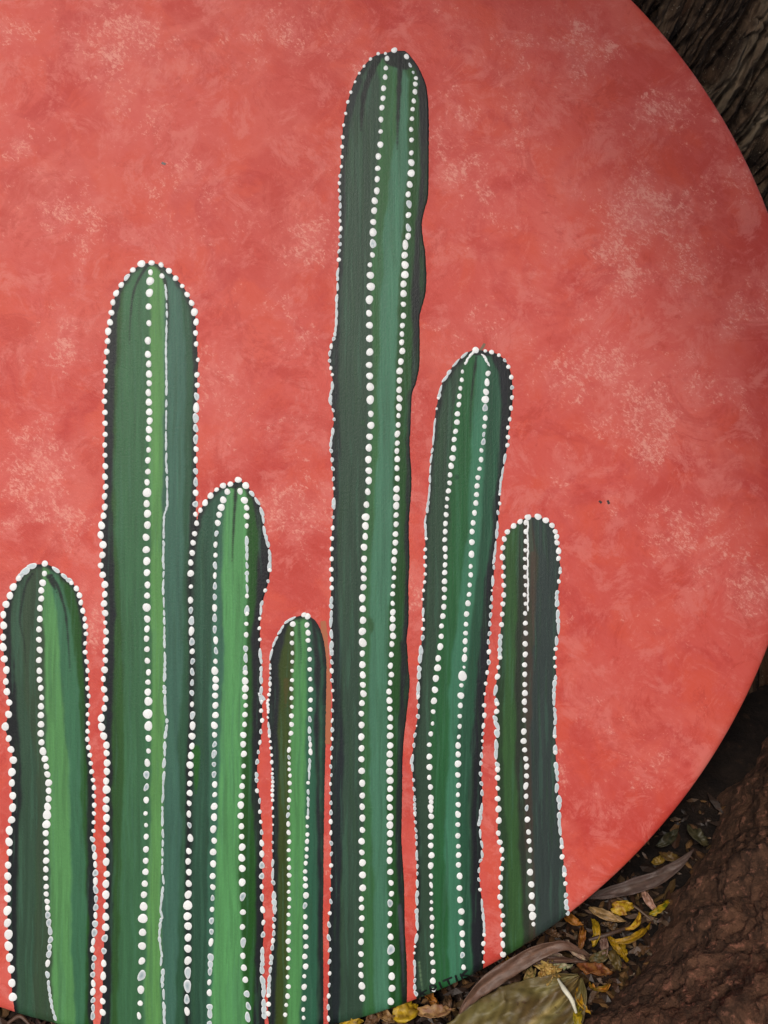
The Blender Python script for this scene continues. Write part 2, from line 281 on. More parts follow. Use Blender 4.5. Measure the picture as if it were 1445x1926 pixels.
CACTI = [
 dict(lab='short cactus with crooked black marks, leftmost on the board',
  left="B 345,250 s18 r7 290,248 l 230,275 160,340 d 100,440 s20 r7.5 50,550 30,620 25,770 s22 20,870 45,1040 55,1130 40,1205 65,1270 82,1370 40,1520 65,1600 105,1755 90,1830 90,1910 C 90,120 105,195 97,275 72,455 70,640 62,730 s22 r8.5 65,815 60,1000 62,1175 67,1270 70,1370 s25 83,1470 97,1685 112,1790",
  right="B 345,250 s14 r6.5 400,265 l r5 450,310 530,370 d r5.5 590,430 615,487 s15 640,600 665,730 r5 s17 670,780 660,905 675,1030 680,1095 680,1215 690,1270 680,1380 s16 680,1495 680,1625 700,1770 710,1830 C 720,25 728,100 730,180 r4 730,320 730,395 r5.5 715,475 h r6 725,540 735,620 740,710 740,800 742,885 745,960 742,1045 740,1120 735,1195 725,1275 715,1340 730,1415 722,1490 720,1560 725,1630 718,1700 725,1770 720,1835 720,1910",
  rows=["B 345,325 s14 r6.5 335,375 325,437 s19 r6 318,520 308,615 305,745 s20 305,905 305,985 s17 305,1070 305,1135 325,1265 r6.5 320,1395 320,1465 r7 315,1585 s15 335,1700 350,1760 365,1880 375,1925 C 375,40 380,160 r9 370,230 365,295 360,370 r6.5 s18 355,455 358,535 s16 358,665 358,735 r6 355,800 s13 360,900 362,955 367,1015 368,1060 h 380,1150 390,1210 395,1250 385,1320 380,1380 375,1425 365,1490 l r3.5 370,1560 385,1680 400,1780 430,1890"],
  cols=[DK, (58, 88, 66), (62, 84, 60), (92, 148, 88), (64, 116, 82), (38, 92, 28), DK],
  bands={1080:[30,50,80,93,112,136],1170:[20,38,82,108,132,152],1300:[30,45,85,116,150,160],1450:[42,70,92,130,150,163],1600:[34,68,92,133,160,164],1750:[32,66,96,135,162,166],1920:[30,60,102,140,160,166]},
  marks=["B r2.2 250,330 200,400 160,620 150,700 190,850 200,1040", "B r3 400,340 450,420 510,620 530,850 545,1080", "B r5 380,350 420,420 440,470"]),
 dict(lab='tall broad cactus, second from the left',
  left="A 1030,50 s19 r8.5 960,60 s17 r6 885,115 h 845,175 d 800,240 s19 r6 765,335 r7 755,410 740,480 r5.5 730,615 720,760 720,825 715,895 s20 710,965 712,1050 715,1195 710,1320 713,1380 s19 r6 715,1500 715,1610 r6.5 713,1685 710,1740 r7 695,1808 680,1880 B 770,5 800,70 805,148 s18 785,235 780,305 815,385 815,470 805,550 815,635 r5 820,712 r6.5 825,788 820,865 818,945 815,1015 805,1105 800,1170 r8 820,1262 r7 815,1332 s17 800,1400 782,1465 r8 790,1545 r7 820,1612 828,1680 828,1760 830,1838 825,1915 C 825,25 r7.5 825,105 825,190 r8 825,283 r7 s21 825,370 825,460 825,550 825,635 830,720 825,825 r8 825,915 r6.5 820,1020 r8.5 818,1115 r7 s23 818,1205 h 810,1310 805,1390 805,1480 800,1575 d 800,1655 795,1745 800,1845 780,1910",
  right="A 1030,50 s18 r5.5 1098,68 r7 1148,103 1185,148 r4.5 1245,215 r6 1268,258 1292,300 r9 s19 1318,378 r6.5 1330,450 1330,520 s36 r4 1340,670 s20 r5.5 1345,748 1338,835 1338,915 h r7 1335,1005 1330,1100 1330,1165 1330,1250 d r6 1330,1330 h 1330,1415 1330,1475 r7 1330,1545 1330,1605 1328,1685 r5 1328,1755 d r5.5 1338,1820 "+SHARED,
  rows=["A 1022,115 r9 s21 1022,190 r6.5 s28 1010,290 s33 r6.5 1012,408 r5 1010,535 s19 r9 1003,613 r6 1007,680 r7 s18 1010,768 1013,835 1013,905 1010,960 r8 1010,1030 1020,1105 r7 1015,1180 r6 s20 1010,1255 1010,1330 1007,1395 1003,1468 r5 1000,1530 r9 s20 998,1602 r8 998,1672 s22 1000,1760 1000,1840 B 1135,52 s22 r7.5 1135,145 1140,225 1143,322 r6 1143,423 1140,517 r8.5 1138,602 r7 s20 1140,683 1142,773 1138,858 r5 s22 1138,945 r7 1147,1040 r5.5 s18 1150,1115 1150,1182 r8 1148,1247 r9.5 s23 1155,1335 1147,1438 1150,1530 r6.5 1150,1612 r5 1152,1700 h r6.5 1143,1790 1138,1880 C 1135,0 1135,98 1135,175 d r5 s22 1132,270 r4 1133,358 r6.5 1133,447 1132,535 r5.5 1130,625 r7 s22 1128,725 1127,817 1115,927 r9 1113,1033 s27 1107,1153 r8 1105,1255 1103,1343 s26 1103,1468 h r9 1098,1570 d r7 1090,1683 r5.5 s22 1085,1775 r6.5 1080,1847 h 1075,1915",
   "A 1100,140 l r2.6 s22 1125,200 1130,280 1135,400 1132,490 1128,650 1130,730 1132,870 1130,1100 1128,1200 1130,1400 1135,1500 1138,1700 1115,1770 1112,1900 B r3 1270,0 1270,100 1265,200 1270,280 1265,480 1272,560 1275,740 1275,830 r4 1280,1000 1275,1200 1283,1400 1297,1480 1290,1540 1278,1600 1278,1730 1272,1800 1270,1920 C r3.2 1268,10 1265,130 1260,250 1260,400 1265,470 1260,600 1258,730 1268,800 1255,950 1245,1040 1255,1080 1243,1160 1235,1240 1245,1330 1255,1380 1250,1440 r4 1268,1480 1258,1600 1270,1700 1275,1915"],
  cols=[(30,36,40), (52, 96, 44), (64, 112, 74), (96, 150, 84), (66, 108, 90), (48, 92, 64), DK],
  bands={490:[262,264,282,306,322,335],520:[230,236,282,310,338,354],600:[222,228,283,309,345,362],700:[216,222,284,309,350,363],850:[213,218,280,307,348,363],1000:[212,216,284,305,345,358],1100:[217,226,284,306,345,356],1250:[215,232,286,310,345,356],1400:[210,234,286,310,335,354],1550:[213,229,284,306,340,352],1700:[212,226,278,302,336,352],1926:[208,220,272,304,330,350]},
  marks=["A r2.6 1000,70 930,180 900,280 885,440 880,600", "A r3 1090,90 1130,200 1145,400 1140,600"]),
 dict(lab='cactus with a bright light green rib, overlapping the tall broad one',
  left="D 490,95 s14 r6 450,122 r7.5 400,130 r4.5 340,150 r6 s17 298,185 245,252 205,308 r4.5 180,370 "+SHARED, leftdots=8,
  right="D 490,95 s13 r6 535,125 r7 565,155 l r4 s20 600,210 650,280 680,370 685,470 720,600 735,680 730,760 d r4 730,825 h 715,900 d 690,975 l 670,1050 660,1130 d r4 650,1250 655,1300 655,1350 l 655,1420 665,1500 665,1690 665,1800 N 660,420 675,480 d r4.5 665,560 675,630 665,680 h 660,790 645,865 640,930 630,990 l 630,1080 h 630,1170 d r4 652,1235 h r5 655,1300 d r4 662,1390 668,1470 h r6 670,1550 670,1635 672,1720 E 670,770 670,900 s24 675,1010 683,1130 680,1260 l 675,1350 675,1450 670,1550 685,1640 685,1750 690,1900",
  rows=["D 400,183 s14 r8 375,240 r6.5 350,325 s20 333,415 r5.5 320,497 h 312,568 310,655 d r5 308,720 h r6.5 308,803 r5.5 305,872 308,943 r6.5 305,1028 305,1097 305,1175 305,1247 313,1335 r5 315,1425 313,1490 d r7.5 s15 305,1560 r8 308,1618 r7 312,1693 s18 312,1770 310,1840 N 310,585 r6.5 305,645 305,740 r5.5 305,820 h r6 s20 300,890 300,980 300,1060 d 307,1137 r5 307,1197 r8 s22 300,1280 300,1368 r7 295,1460 r6.5 300,1540 295,1630 292,1725 290,1810 s21 E 288,825 r4 290,920 h r6 285,1040 280,1140 280,1230 275,1310 l 275,1400 270,1500 h 262,1620 265,1720 l 268,1850 265,1920",
   "D 500,183 s15 r7 530,238 r6 s16 550,305 550,368 r4.5 s20 555,448 r6 550,512 l r4 555,600 555,720 555,830 557,980 d r5 557,1058 l 553,1120 d 555,1187 550,1243 550,1305 l 545,1400 545,1480 542,1560 d r7 s15 540,1600 r8 538,1663 r7 540,1730 s18 r5.5 545,1812 543,1875 N 545,555 s18 538,643 r6.5 535,710 r7.5 525,790 r6.5 s22 530,883 r5 530,970 r4 s18 528,1047 r5.5 520,1115 513,1193 r7 s20 510,1278 507,1360 510,1437 r6 515,1530 r7 515,1628 517,1720 s28 517,1840 E 520,870 h 523,990 d s27 r5.5 523,1110 518,1210 h r8 527,1305 d r6.5 s22 520,1400 530,1498 s27 550,1612 h r7 s22 555,1710 568,1800 560,1880"],
  cols=[(50, 90, 68), (62, 110, 86), (92, 156, 94), (38, 94, 30), (33,35,40)],
  bands={930:[416,428,462,474],1000:[410,420,464,486],1100:[405,418,464,484],1200:[398,420,464,472],1300:[395,418,462,476],1450:[393,415,454,472],1600:[392,408,450,481],1750:[390,402,453,481],1926:[388,398,466,476]},
  marks=["D r3 470,120 465,250 455,400 440,720", "D r6 430,130 490,140 540,150", "N r7 c34,92,26 160,860 165,1000 160,1200"]),
 dict(lab='smallest cactus, squeezed beside the tallest one',
  left="D 1000,1140 s10 r4 940,1155 l r3 870,1185 820,1250 770,1350 745,1410 740,1480 735,1540 d r2.5 735,1590 h r4 735,1650 733,1730 d r3 s9 720,1800 720,1900 N 715,480 715,530 718,590 720,650 l 730,740 d r3.5 s14 737,835 743,895 r4.5 745,965 r3 s8 752,1020 752,1050 h r4 755,1110 d 755,1200 s16 758,1270 h 753,1350 d r2.5 757,1410 757,1460 h 755,1540 755,1660 l r4 755,1750 755,1850 E 755,780 h r5 763,868 l 765,960 770,1020 h r4.5 s14 767,1110 763,1160 763,1225 755,1300 748,1365 l 740,1470 730,1570 725,1650 d r5 s18 722,1720 722,1785 717,1858 728,1920",
  right="D 1000,1140 1060,1160 1110,1220 1150,1330 1172,1500 1170,1700 N 1168,500 1165,640 1160,900 1155,1100 1150,1400 1145,1800 E 1150,400 1145,900 1140,1100 1145,1500 1145,1900", nodots=1,
  rows=["D 910,1210 s19 r4.5 903,1290 s17 903,1370 910,1425 s18 907,1500 907,1585 903,1660 900,1735 900,1812 903,1868 N 903,545 s15 898,618 r5.5 900,677 893,745 r3 890,797 r4 882,843 h r4.5 s12 880,908 883,958 885,1005 d 888,1045 s15 888,1105 888,1167 886,1232 880,1287 h r5 s16 873,1357 875,1433 880,1500 d r4.5 880,1567 883,1632 877,1700 E r5 885,695 880,742 s15 883,808 r3 882,865 r4.5 882,915 887,977 r3.5 s16 877,1047 r5 875,1112 r4 878,1178 r5.5 s17 877,1260 877,1325 r4.5 878,1403 878,1477 873,1540 r5.5 s18 877,1615 870,1690 r4 865,1758 r5 855,1830 853,1897",
   "D 1025,1150 s14 r5.5 1022,1212 1027,1265 r5 s18 1030,1345 1037,1403 1043,1465 1043,1532 1045,1590 1045,1650 r6 s19 1052,1733 r5 1047,1812 1045,1895 N 1043,575 s13 h 1043,645 l r3.5 1040,720 1042,780 h r5 1048,840 1048,905 l r3 1040,970 1038,1080 d r4 1030,1143 l r3 1030,1210 1030,1330 d r4 s17 1027,1400 1023,1472 r5 s14 1022,1532 1023,1587 r4 1018,1648 1013,1713 r5 s14 1010,1768 1010,1832 1008,1895 E r7 s20 1015,893 r6 1005,972 r5.5 h 1005,1027 d 1005,1102 1007,1168 s19 1008,1247 1012,1317 1005,1403 1008,1470 r5 s22 1002,1567 r6 1000,1650 1000,1715 r4.5 s16 998,1780 993,1845 997,1897"],
  cols=[(38,42,46), (64, 82, 28), (88, 150, 88), (50, 102, 76), (36,40,44), (48, 100, 74)],
  bands={1180:[540,552,576,585,593],1250:[525,553,578,592,604],1400:[524,548,576,592,602],1550:[524,545,574,596,604],1700:[523,543,572,598,606],1926:[518,540,563,596,608]},
  marks=["D r2.4 c40,80,45 960,1190 965,1330 975,1400 977,1510", "D r5 c74,70,24 860,1650 858,1750 855,1850"]),
 dict(lab='tallest cactus, reaching almost to the top of the board',
  left="F 880,85 s13 r3 795,115 s17 r4 697,125 615,178 r3 550,260 s20 475,360 r3.5 430,467 390,588 s22 357,713 338,832 r4 320,958 s19 310,1062 307,1183 s17 303,1280 302,1357 h s14 r4 290,1427 282,1510 277,1590 287,1675 290,1765 288,1845 287,1920 G 287,75 295,170 287,270 288,365 s18 270,455 d r6 280,570 l r3 262,650 262,800 255,850 250,970 250,1070 250,1150 243,1225 237,1300 h r4 s14 215,1390 187,1465 172,1550 175,1630 190,1705 d r3.5 210,1780 l 215,1850 195,1910 H 180,160 h r3.5 190,230 s18 222,325 225,430 l 215,500 195,600 185,690 h r4 195,770 s18 205,865 212,960 215,1045 s20 222,1180 l 220,1300 h 213,1420 r4.5 213,1540 200,1650 s20 d 193,1780 193,1900 L 195,55 190,155 s17 195,250 195,340 195,430 l 192,560 192,700 d 185,805 l 195,900 195,1080 h 198,1150 198,1245 s18 r4 198,1370 208,1475 d r3 s18 210,1600 h r4 205,1700 205,1820 N 1215,640 1217,720 1215,800 s16 1212,870 1210,940 r3.5 1205,1000 1210,1060 s17 1203,1125 1205,1195 r4.5 1207,1275 1207,1350 s20 1205,1430 1207,1530 s22 1210,1620 1210,1715 E d r3.5 1210,745 h r4 s23 1208,840 1208,945 1203,1050 d r4.5 1193,1140 h 1188,1240 1198,1330 1195,1430 s22 1197,1530 1193,1620 1188,1730 1185,1840 1190,1920",
  right="F 880,85 960,70 1020,110 1130,250 1220,450 1245,650 1250,900 1248,1200 1248,1500 1240,1700 1200,1820 1180,1920 G 1170,100 1180,250 1210,420 1225,700 1215,880 1180,1010 1145,1120 1150,1300 1150,1650 1120,1820 1085,1920 H 1065,100 1055,300 1050,500 1040,620 1045,800 1060,950 1060,1150 1045,1350 1035,1450 1030,1600 1040,1900 L 1040,100 1025,350 1030,550 1030,750 1005,950 1020,1100 1025,1250 1045,1400 J 65,1000 35,1250 25,1450 K 25,100 18,500 40,850 45,1200 62,1500 62,1800", nodots=1,
  rows=["F 797,175 s18 r5 783,277 r5.5 s20 777,392 760,513 s20 750,627 742,735 s23 735,870 727,995 r6 722,1125 s21 707,1250 698,1370 r6.5 693,1512 682,1628 r7 s20 663,1750 655,1865 G 650,135 r7.5 640,265 h r7 648,365 d r5.5 s20 632,487 r5 610,592 r8.5 s25 627,738 r7.5 s24 612,882 608,1017 r7 605,1140 s28 612,1307 s25 r7.5 610,1462 r7 s21 615,1583 r8 603,1710 r6.5 610,1820 H r9.5 s27 625,116 r7 613,272 s20 625,387 r8 620,510 r7 s23 605,638 600,790 r7 s16 597,885 s21 603,1005 s24 592,1147 r6 s23 570,1280 r7.5 s19 573,1392 570,1503 r7 563,1605 s20 555,1725 550,1830 L r6 s18 545,105 r6.5 545,207 545,298 s22 r7 540,435 s20 527,548 535,668 533,782 r9 s22 530,895 r7.5 s22 533,1028 r6.5 s20 530,1155 528,1262 s18 537,1368 r7 535,1472 s18 540,1567 s22 r6 520,1697 r6.5 520,1812 M 530,-200 s22 527,-120 522,0 s22 r7 532,118 r8 s23 540,252 r7.5 533,395 r6 s16 528,488 s18 518,582 r6.5 s22 532,715 523,832 s23 517,960 s25 512,1107 s19 512,1215 s22 r5.5 512,1348 r6.5 517,1468 r8 s22 530,1585 r7 s26 537,1730",
   "F 1010,150 h r3 s14 1055,260 r4.5 s11 1110,383 d r5 s16 1103,467 1100,560 s18 1083,672 1080,772 s19 1070,878 s22 1060,1003 1062,1117 r6 s20 1058,1228 r8 s21 1067,1348 r7 s20 1052,1472 r6 1043,1575 r6.5 s17 1030,1672 h s22 1042,1800 d 1033,1905 G s17 1030,150 h 1033,240 r8 s20 997,352 d r7.5 s19 990,467 993,577 990,683 r7 s17 980,782 s23 973,912 r6 s20 975,1040 s17 973,1137 968,1222 s16 965,1322 962,1415 r6.5 s18 960,1528 950,1627 s17 938,1717 928,1810 H 935,60 933,158 r7 s16 930,238 r5.5 s18 925,350 922,447 s16 r6 913,537 910,635 910,730 r6.5 s19 907,840 907,957 910,1067 r7 s17 900,1163 900,1257 r7.5 897,1357 r5 s19 902,1463 r6 s18 895,1580 s16 887,1660 885,1757 882,1850 L 878,78 r4.5 s16 875,168 872,258 865,345 r5 s17 855,443 857,543 r6.5 s15 858,620 r7 860,705 s17 862,803 862,900 s25 r5.5 847,1053 s16 843,1155 h 840,1225 d 842,1318 835,1420 s17 r6.5 820,1527 830,1627 s17 832,1725 r7 837,1822 830,1915 M 830,-150 r6 825,-20 r7 s20 832,75 r7.5 s21 827,195 r7 832,312 r5.5 s18 847,450 847,538 h r6.5 s20 825,645 d r5 s21 832,765 828,880 r6.5 s24 837,1012 h r7.5 s27 842,1165 d s25 845,1308 r7 s23 845,1437 853,1575 s22 840,1700"],
  cols=[(36,46,48), (58, 84, 66), (60, 110, 64), (76, 126, 98), (36, 88, 34), (36,40,42), (38, 84, 40)],
  bands={100:[660,700,735,745,770,790],150:[674,716,752,768,786,799],250:[655,716,745,768,790,806],330:[650,710,732,765,792,800],450:[648,702,722,757,780,790],550:[642,700,718,750,775,792],700:[636,700,712,745,775,783],850:[640,696,712,742,766,772],1000:[636,684,702,738,762,770],1100:[634,680,696,735,763,768],1250:[642,680,694,728,755,764],1400:[648,680,695,728,748,758],1550:[645,682,700,728,745,752],1700:[641,680,705,730,750,758],1926:[640,684,705,732,756,762]},
  marks=["F r7 740,110 640,280 580,450 540,600 520,850 515,950", "F r5 945,180 940,280 925,600 915,900 910,1150", "F r12 720,90 880,110 1000,130", "F r17 860,160 960,230 1060,250", "F r8 1180,500 1200,800 1190,1200", "F r8 c30,40,40 480,420 430,600 400,800", "H r4 c44,78,52 530,430 560,470", "L r7 c50,90,52 600,740 640,800 620,880", "L r3.5 960,980 975,1200 960,1500 940,1900", "M r3.5 c60,66,72 935,650 960,1000 980,1500"]),
 dict(lab='long leaning cactus with a black right side',
  left="I 600,75 l r3.5 s20 545,85 480,140 430,190 370,280 330,350 315,430 d r2.5 300,500 285,580 l r3 275,700 265,820 250,930 245,1000 240,1150 225,1300 205,1400 212,1530 d r4 s16 210,1580 205,1640 208,1700 210,1760 205,1840 198,1890 J 190,85 r3.5 s18 188,160 l r3.5 190,250 d r4 190,325 r5 190,395 h 185,470 l 170,570 160,690 155,800 150,870 h r4 153,940 150,1080 d r2 140,1130 h r4 125,1210 117,1300 l r3.5 103,1400 108,1470 h r3.5 115,1550 122,1680 s16 125,1760 127,1830 K 122,160 125,240 125,295 130,350 s13 132,400 137,460 138,530 l 140,600 h 145,700 145,790 l r4 143,920 140,1050 145,1180 135,1290 d r3 125,1340 120,1390 l 125,1480 h r4 125,1590 125,1660 r6 143,1722",
  right="I 600,75 s11 r4 h 655,80 d r4.5 s15 705,85 762,103 800,133 h 835,168 d s20 858,218 878,303 h 880,390 d 882,475 870,550 s17 857,630 847,715 847,780 830,870 l r3 815,970 795,1080 785,1170 d r3.5 783,1275 h 770,1335 l r3.5 768,1430 755,1560 740,1700 h 738,1780 l 730,1870 J d r2.5 723,95 h r4.5 s17 722,140 718,195 715,260 708,335 705,420 s20 693,505 d 703,605 h 692,700 d r4 s21 680,800 r3 667,872 r4 s20 660,957 r5.5 s20 663,1050 r5 s14 660,1108 h r4 655,1165 650,1240 d r2 650,1300 h r4 645,1345 s19 638,1425 635,1500 643,1590 648,1675 l r3.5 643,1790 625,1880 K 643,270 l 625,350 633,450 645,520 648,630 h r4 625,680 620,790 630,870 d r3.5 640,940 l 648,1010 660,1130 665,1190 d r4.5 s18 660,1270 658,1345 r3 653,1420 655,1450 r5 653,1500",
  rows=["I t r3 595,78 560,110 530,155 d 505,205 s16 r5 493,267 483,335 478,398 s17 r6 468,465 460,533 455,600 r5.5 445,667 437,732 428,795 r6.5 423,867 r7.5 s16 413,930 r6.5 403,1000 r5 s15 400,1057 393,1125 385,1183 r4.5 s16 375,1247 370,1308 r5.5 365,1368 360,1423 360,1475 358,1523 s15 357,1583 r5.5 358,1637 362,1697 s16 362,1757 358,1820 355,1885 J s17 355,98 r6 353,165 350,233 s19 340,310 r5 s21 332,400 r6 327,478 r7 s20 313,555 303,637 s21 297,718 r7.5 283,808 r6.5 282,890 h 270,965 d r4.5 s20 265,1053 262,1132 r5.5 s21 247,1220 238,1298 r6 235,1388 r6 s19 237,1465 r4.5 237,1533 r5.5 243,1605 r6 s18 250,1670 r5.5 250,1745 250,1818 K r6 s18 250,150 248,222 250,295 s19 250,375 s18 250,450 250,520 r6.5 s20 252,602 252,683 r6 s17 252,752 r4 248,820 h r5 s16 257,885 d r3.5 s14 253,943 r4 255,1000 r5 s17 257,1060 259,1137 262,1208 s17 262,1280 260,1343 257,1405 s18 267,1475 r6 s17 270,1547 268,1612 275,1665",
   "I t r2.6 640,108 665,125 690,170 d 697,200 s17 r7 688,270 h r7.5 685,335 d r6 s15 678,410 r7.5 672,462 h r7 s20 670,550 d r5.5 s15 670,610 r4.5 663,668 660,728 h r6 s17 657,797 d r5 643,865 642,920 s16 627,990 617,1053 r5.5 613,1112 605,1173 s19 602,1250 s17 592,1318 r6 s19 583,1392 573,1470 r6.5 s22 570,1563 r7 563,1650 r5 s16 563,1720 s18 557,1788 s18 555,1860 J 550,82 r6 s19 542,158 532,230 527,305 r5 s15 522,372 522,430 r7 518,500 r5 s16 515,570 h r7 508,635 d r2 505,690 r9 s18 495,743 r4.5 s20 487,828 r7 480,908 r6 s20 478,992 r4.5 s20 475,1073 470,1162 s17 465,1232 r6 s16 463,1297 r6.5 s21 455,1392 s19 460,1470 s21 463,1555 r5 s18 463,1635 458,1705 s19 460,1783 458,1860 K r5.5 s20 460,262 458,340 463,422 s18 458,498 460,568 s17 463,637 s22 468,728 r8 s21 473,808 r5.5 s23 475,908 r6 s20 480,988 r7.5 s22 490,1083 r6.5 488,1163 s19 493,1238 h r5.5 s22 495,1327 495,1400 500,1477 d 510,1545"],
  cols=[(56, 82, 62), (44, 104, 58), (66, 124, 94), (44, 92, 66), (34,36,42)],
  bands={660:[880,895,910,922],700:[868,898,915,938],760:[855,890,918,943],900:[845,885,910,935],1000:[845,880,905,925],1100:[838,868,895,912],1200:[825,855,885,903],1300:[812,845,872,896],1400:[808,845,860,887],1500:[812,838,862,883],1600:[812,835,862,884],1700:[814,842,868,886],1860:[818,845,872,888]},
  marks=["I r2.4 605,110 595,200 575,330 558,500 555,740", "I r6 560,90 650,100 730,120", "I r4 c34,74,48 450,1060 465,1070", "K r1.2 c120,150,110 160,1450 175,1600 190,1680"]),
 dict(lab='rightmost cactus, half green and half slate grey',
  left="I 1005,1370 s16 r6 940,1405 890,1440 835,1500 s18 r5.5 813,1575 807,1673 812,1745 815,1820 818,1900 J 815,128 r5 805,225 805,305 798,375 l r5 790,450 785,500 785,600 d r4.5 775,683 r5.5 765,775 l r5 750,870 760,960 d r6 s12 775,1005 735,1050 l r6 760,1100 765,1180 d 757,1240 l 757,1300 755,1370 765,1430 d r5.5 s20 765,1505 767,1587 770,1665 772,1752 r7 s22 778,1850 K 775,340 r6 s17 768,420 777,490 800,560 r5 803,635 r5.5 797,697 793,790 s18 790,870 788,947 r5 797,1020 s18 805,1095 810,1175 r6.5 803,1250 h 810,1320 s20 d 808,1405",
  right="I 1005,1370 s16 r6 1070,1365 r7 1130,1390 1175,1415 r5.5 s11 1205,1455 1225,1505 s14 1230,1570 1238,1635 s17 1240,1700 l r4.5 1255,1760 d 1245,1840 1240,1900 J l 1235,60 1225,130 1230,200 1240,370 1230,450 d 1210,560 1215,680 l r4.5 1220,745 1205,830 1205,960 1215,1050 1210,1180 d r4.5 1215,1250 l 1215,1330 d 1215,1390 l 1225,1480 1230,1530 r5 1225,1610 1248,1720 1245,1860 K l 1245,350 1250,410 1265,500 d r5 1265,590 1275,660 l 1285,740 d 1292,840 l r6 1297,920 1300,1000 1310,1065",
  rows=["I 990,1410 s17 r4.5 985,1500 985,1600 980,1700 980,1780 985,1850 J 990,20 980,100 985,230 r5 s20 983,312 985,385 990,437 r6 980,505 985,570 r5.5 s19 978,637 980,713 r6 s16 977,775 977,840 980,905 977,965 s19 r4.5 983,1037 r5.5 s21 970,1120 r6 s18 970,1200 s16 970,1265 983,1333 985,1397 s19 993,1475 990,1548 h 985,1625 d r5 s22 990,1715 h r6 995,1800 d 1003,1880 K 1003,360 r6 s16 1007,425 1012,492 r5 s22 1020,583 s21 1012,670 r6.5 s23 1020,760 1027,855 r7 s22 1030,950 r7.5 s15 1033,1025 1040,1090 r5 s16 1047,1150 s18 1048,1223",
   "I t r2 1003,1400 1003,1840 J 1003,20 1002,225"],
  cols=[(46, 74, 42), (60, 98, 52), (54, 62, 48), (78, 68, 58), (60, 72, 68)],
  bands={985:[950,978,988,1000],1050:[950,975,988,1012],1200:[950,970,984,1004],1400:[945,970,985,998],1600:[955,976,990,1004],1760:[958,985,995,1008]},
  marks=["J r4 c78,66,54 1040,-200 1040,200 1050,500"]),
]
def resample(p):
    a = np.array([(q[0], q[1]) for q in p]); return a
def outline_x(p, ys):
    """x of an edge at heights ys (the edge runs from the tip downwards)"""
    a = resample(p); yy = np.maximum.accumulate(a[:, 1]+np.arange(len(a))*1e-3)
    return np.interp(ys, yy, a[:, 0])
def smooth_poly(a, n=3):
    t = np.concatenate([[0], np.cumsum(np.maximum(np.hypot(*np.diff(a, axis=0).T), 1e-6))])
    q = np.linspace(0, t[-1], max(8, int(t[-1]/4))); b = np.stack([np.interp(q, t, a[:, 0]), np.interp(q, t, a[:, 1])], 1)
    k = np.ones(2*n+1)/(2*n+1)
    pad = np.concatenate([np.repeat(b[:1], n, 0), b, np.repeat(b[-1:], n, 0)])
    c = np.stack([np.convolve(pad[:, 0], k, 'valid'), np.convolve(pad[:, 1], k, 'valid')], 1); c[0] = b[0]; c[-1] = b[-1]
    return c
LIFT = [.00008, .00008, .00016, .00008, .00016, .00012, .00008]
def deep(c):
    c = np.asarray(c, float); l = c.mean(-1, keepdims=True); c = np.clip(l+(c-l)*1.04, 0.002, 1)
    return c*np.clip(.55+l*3.0, .6, .9)
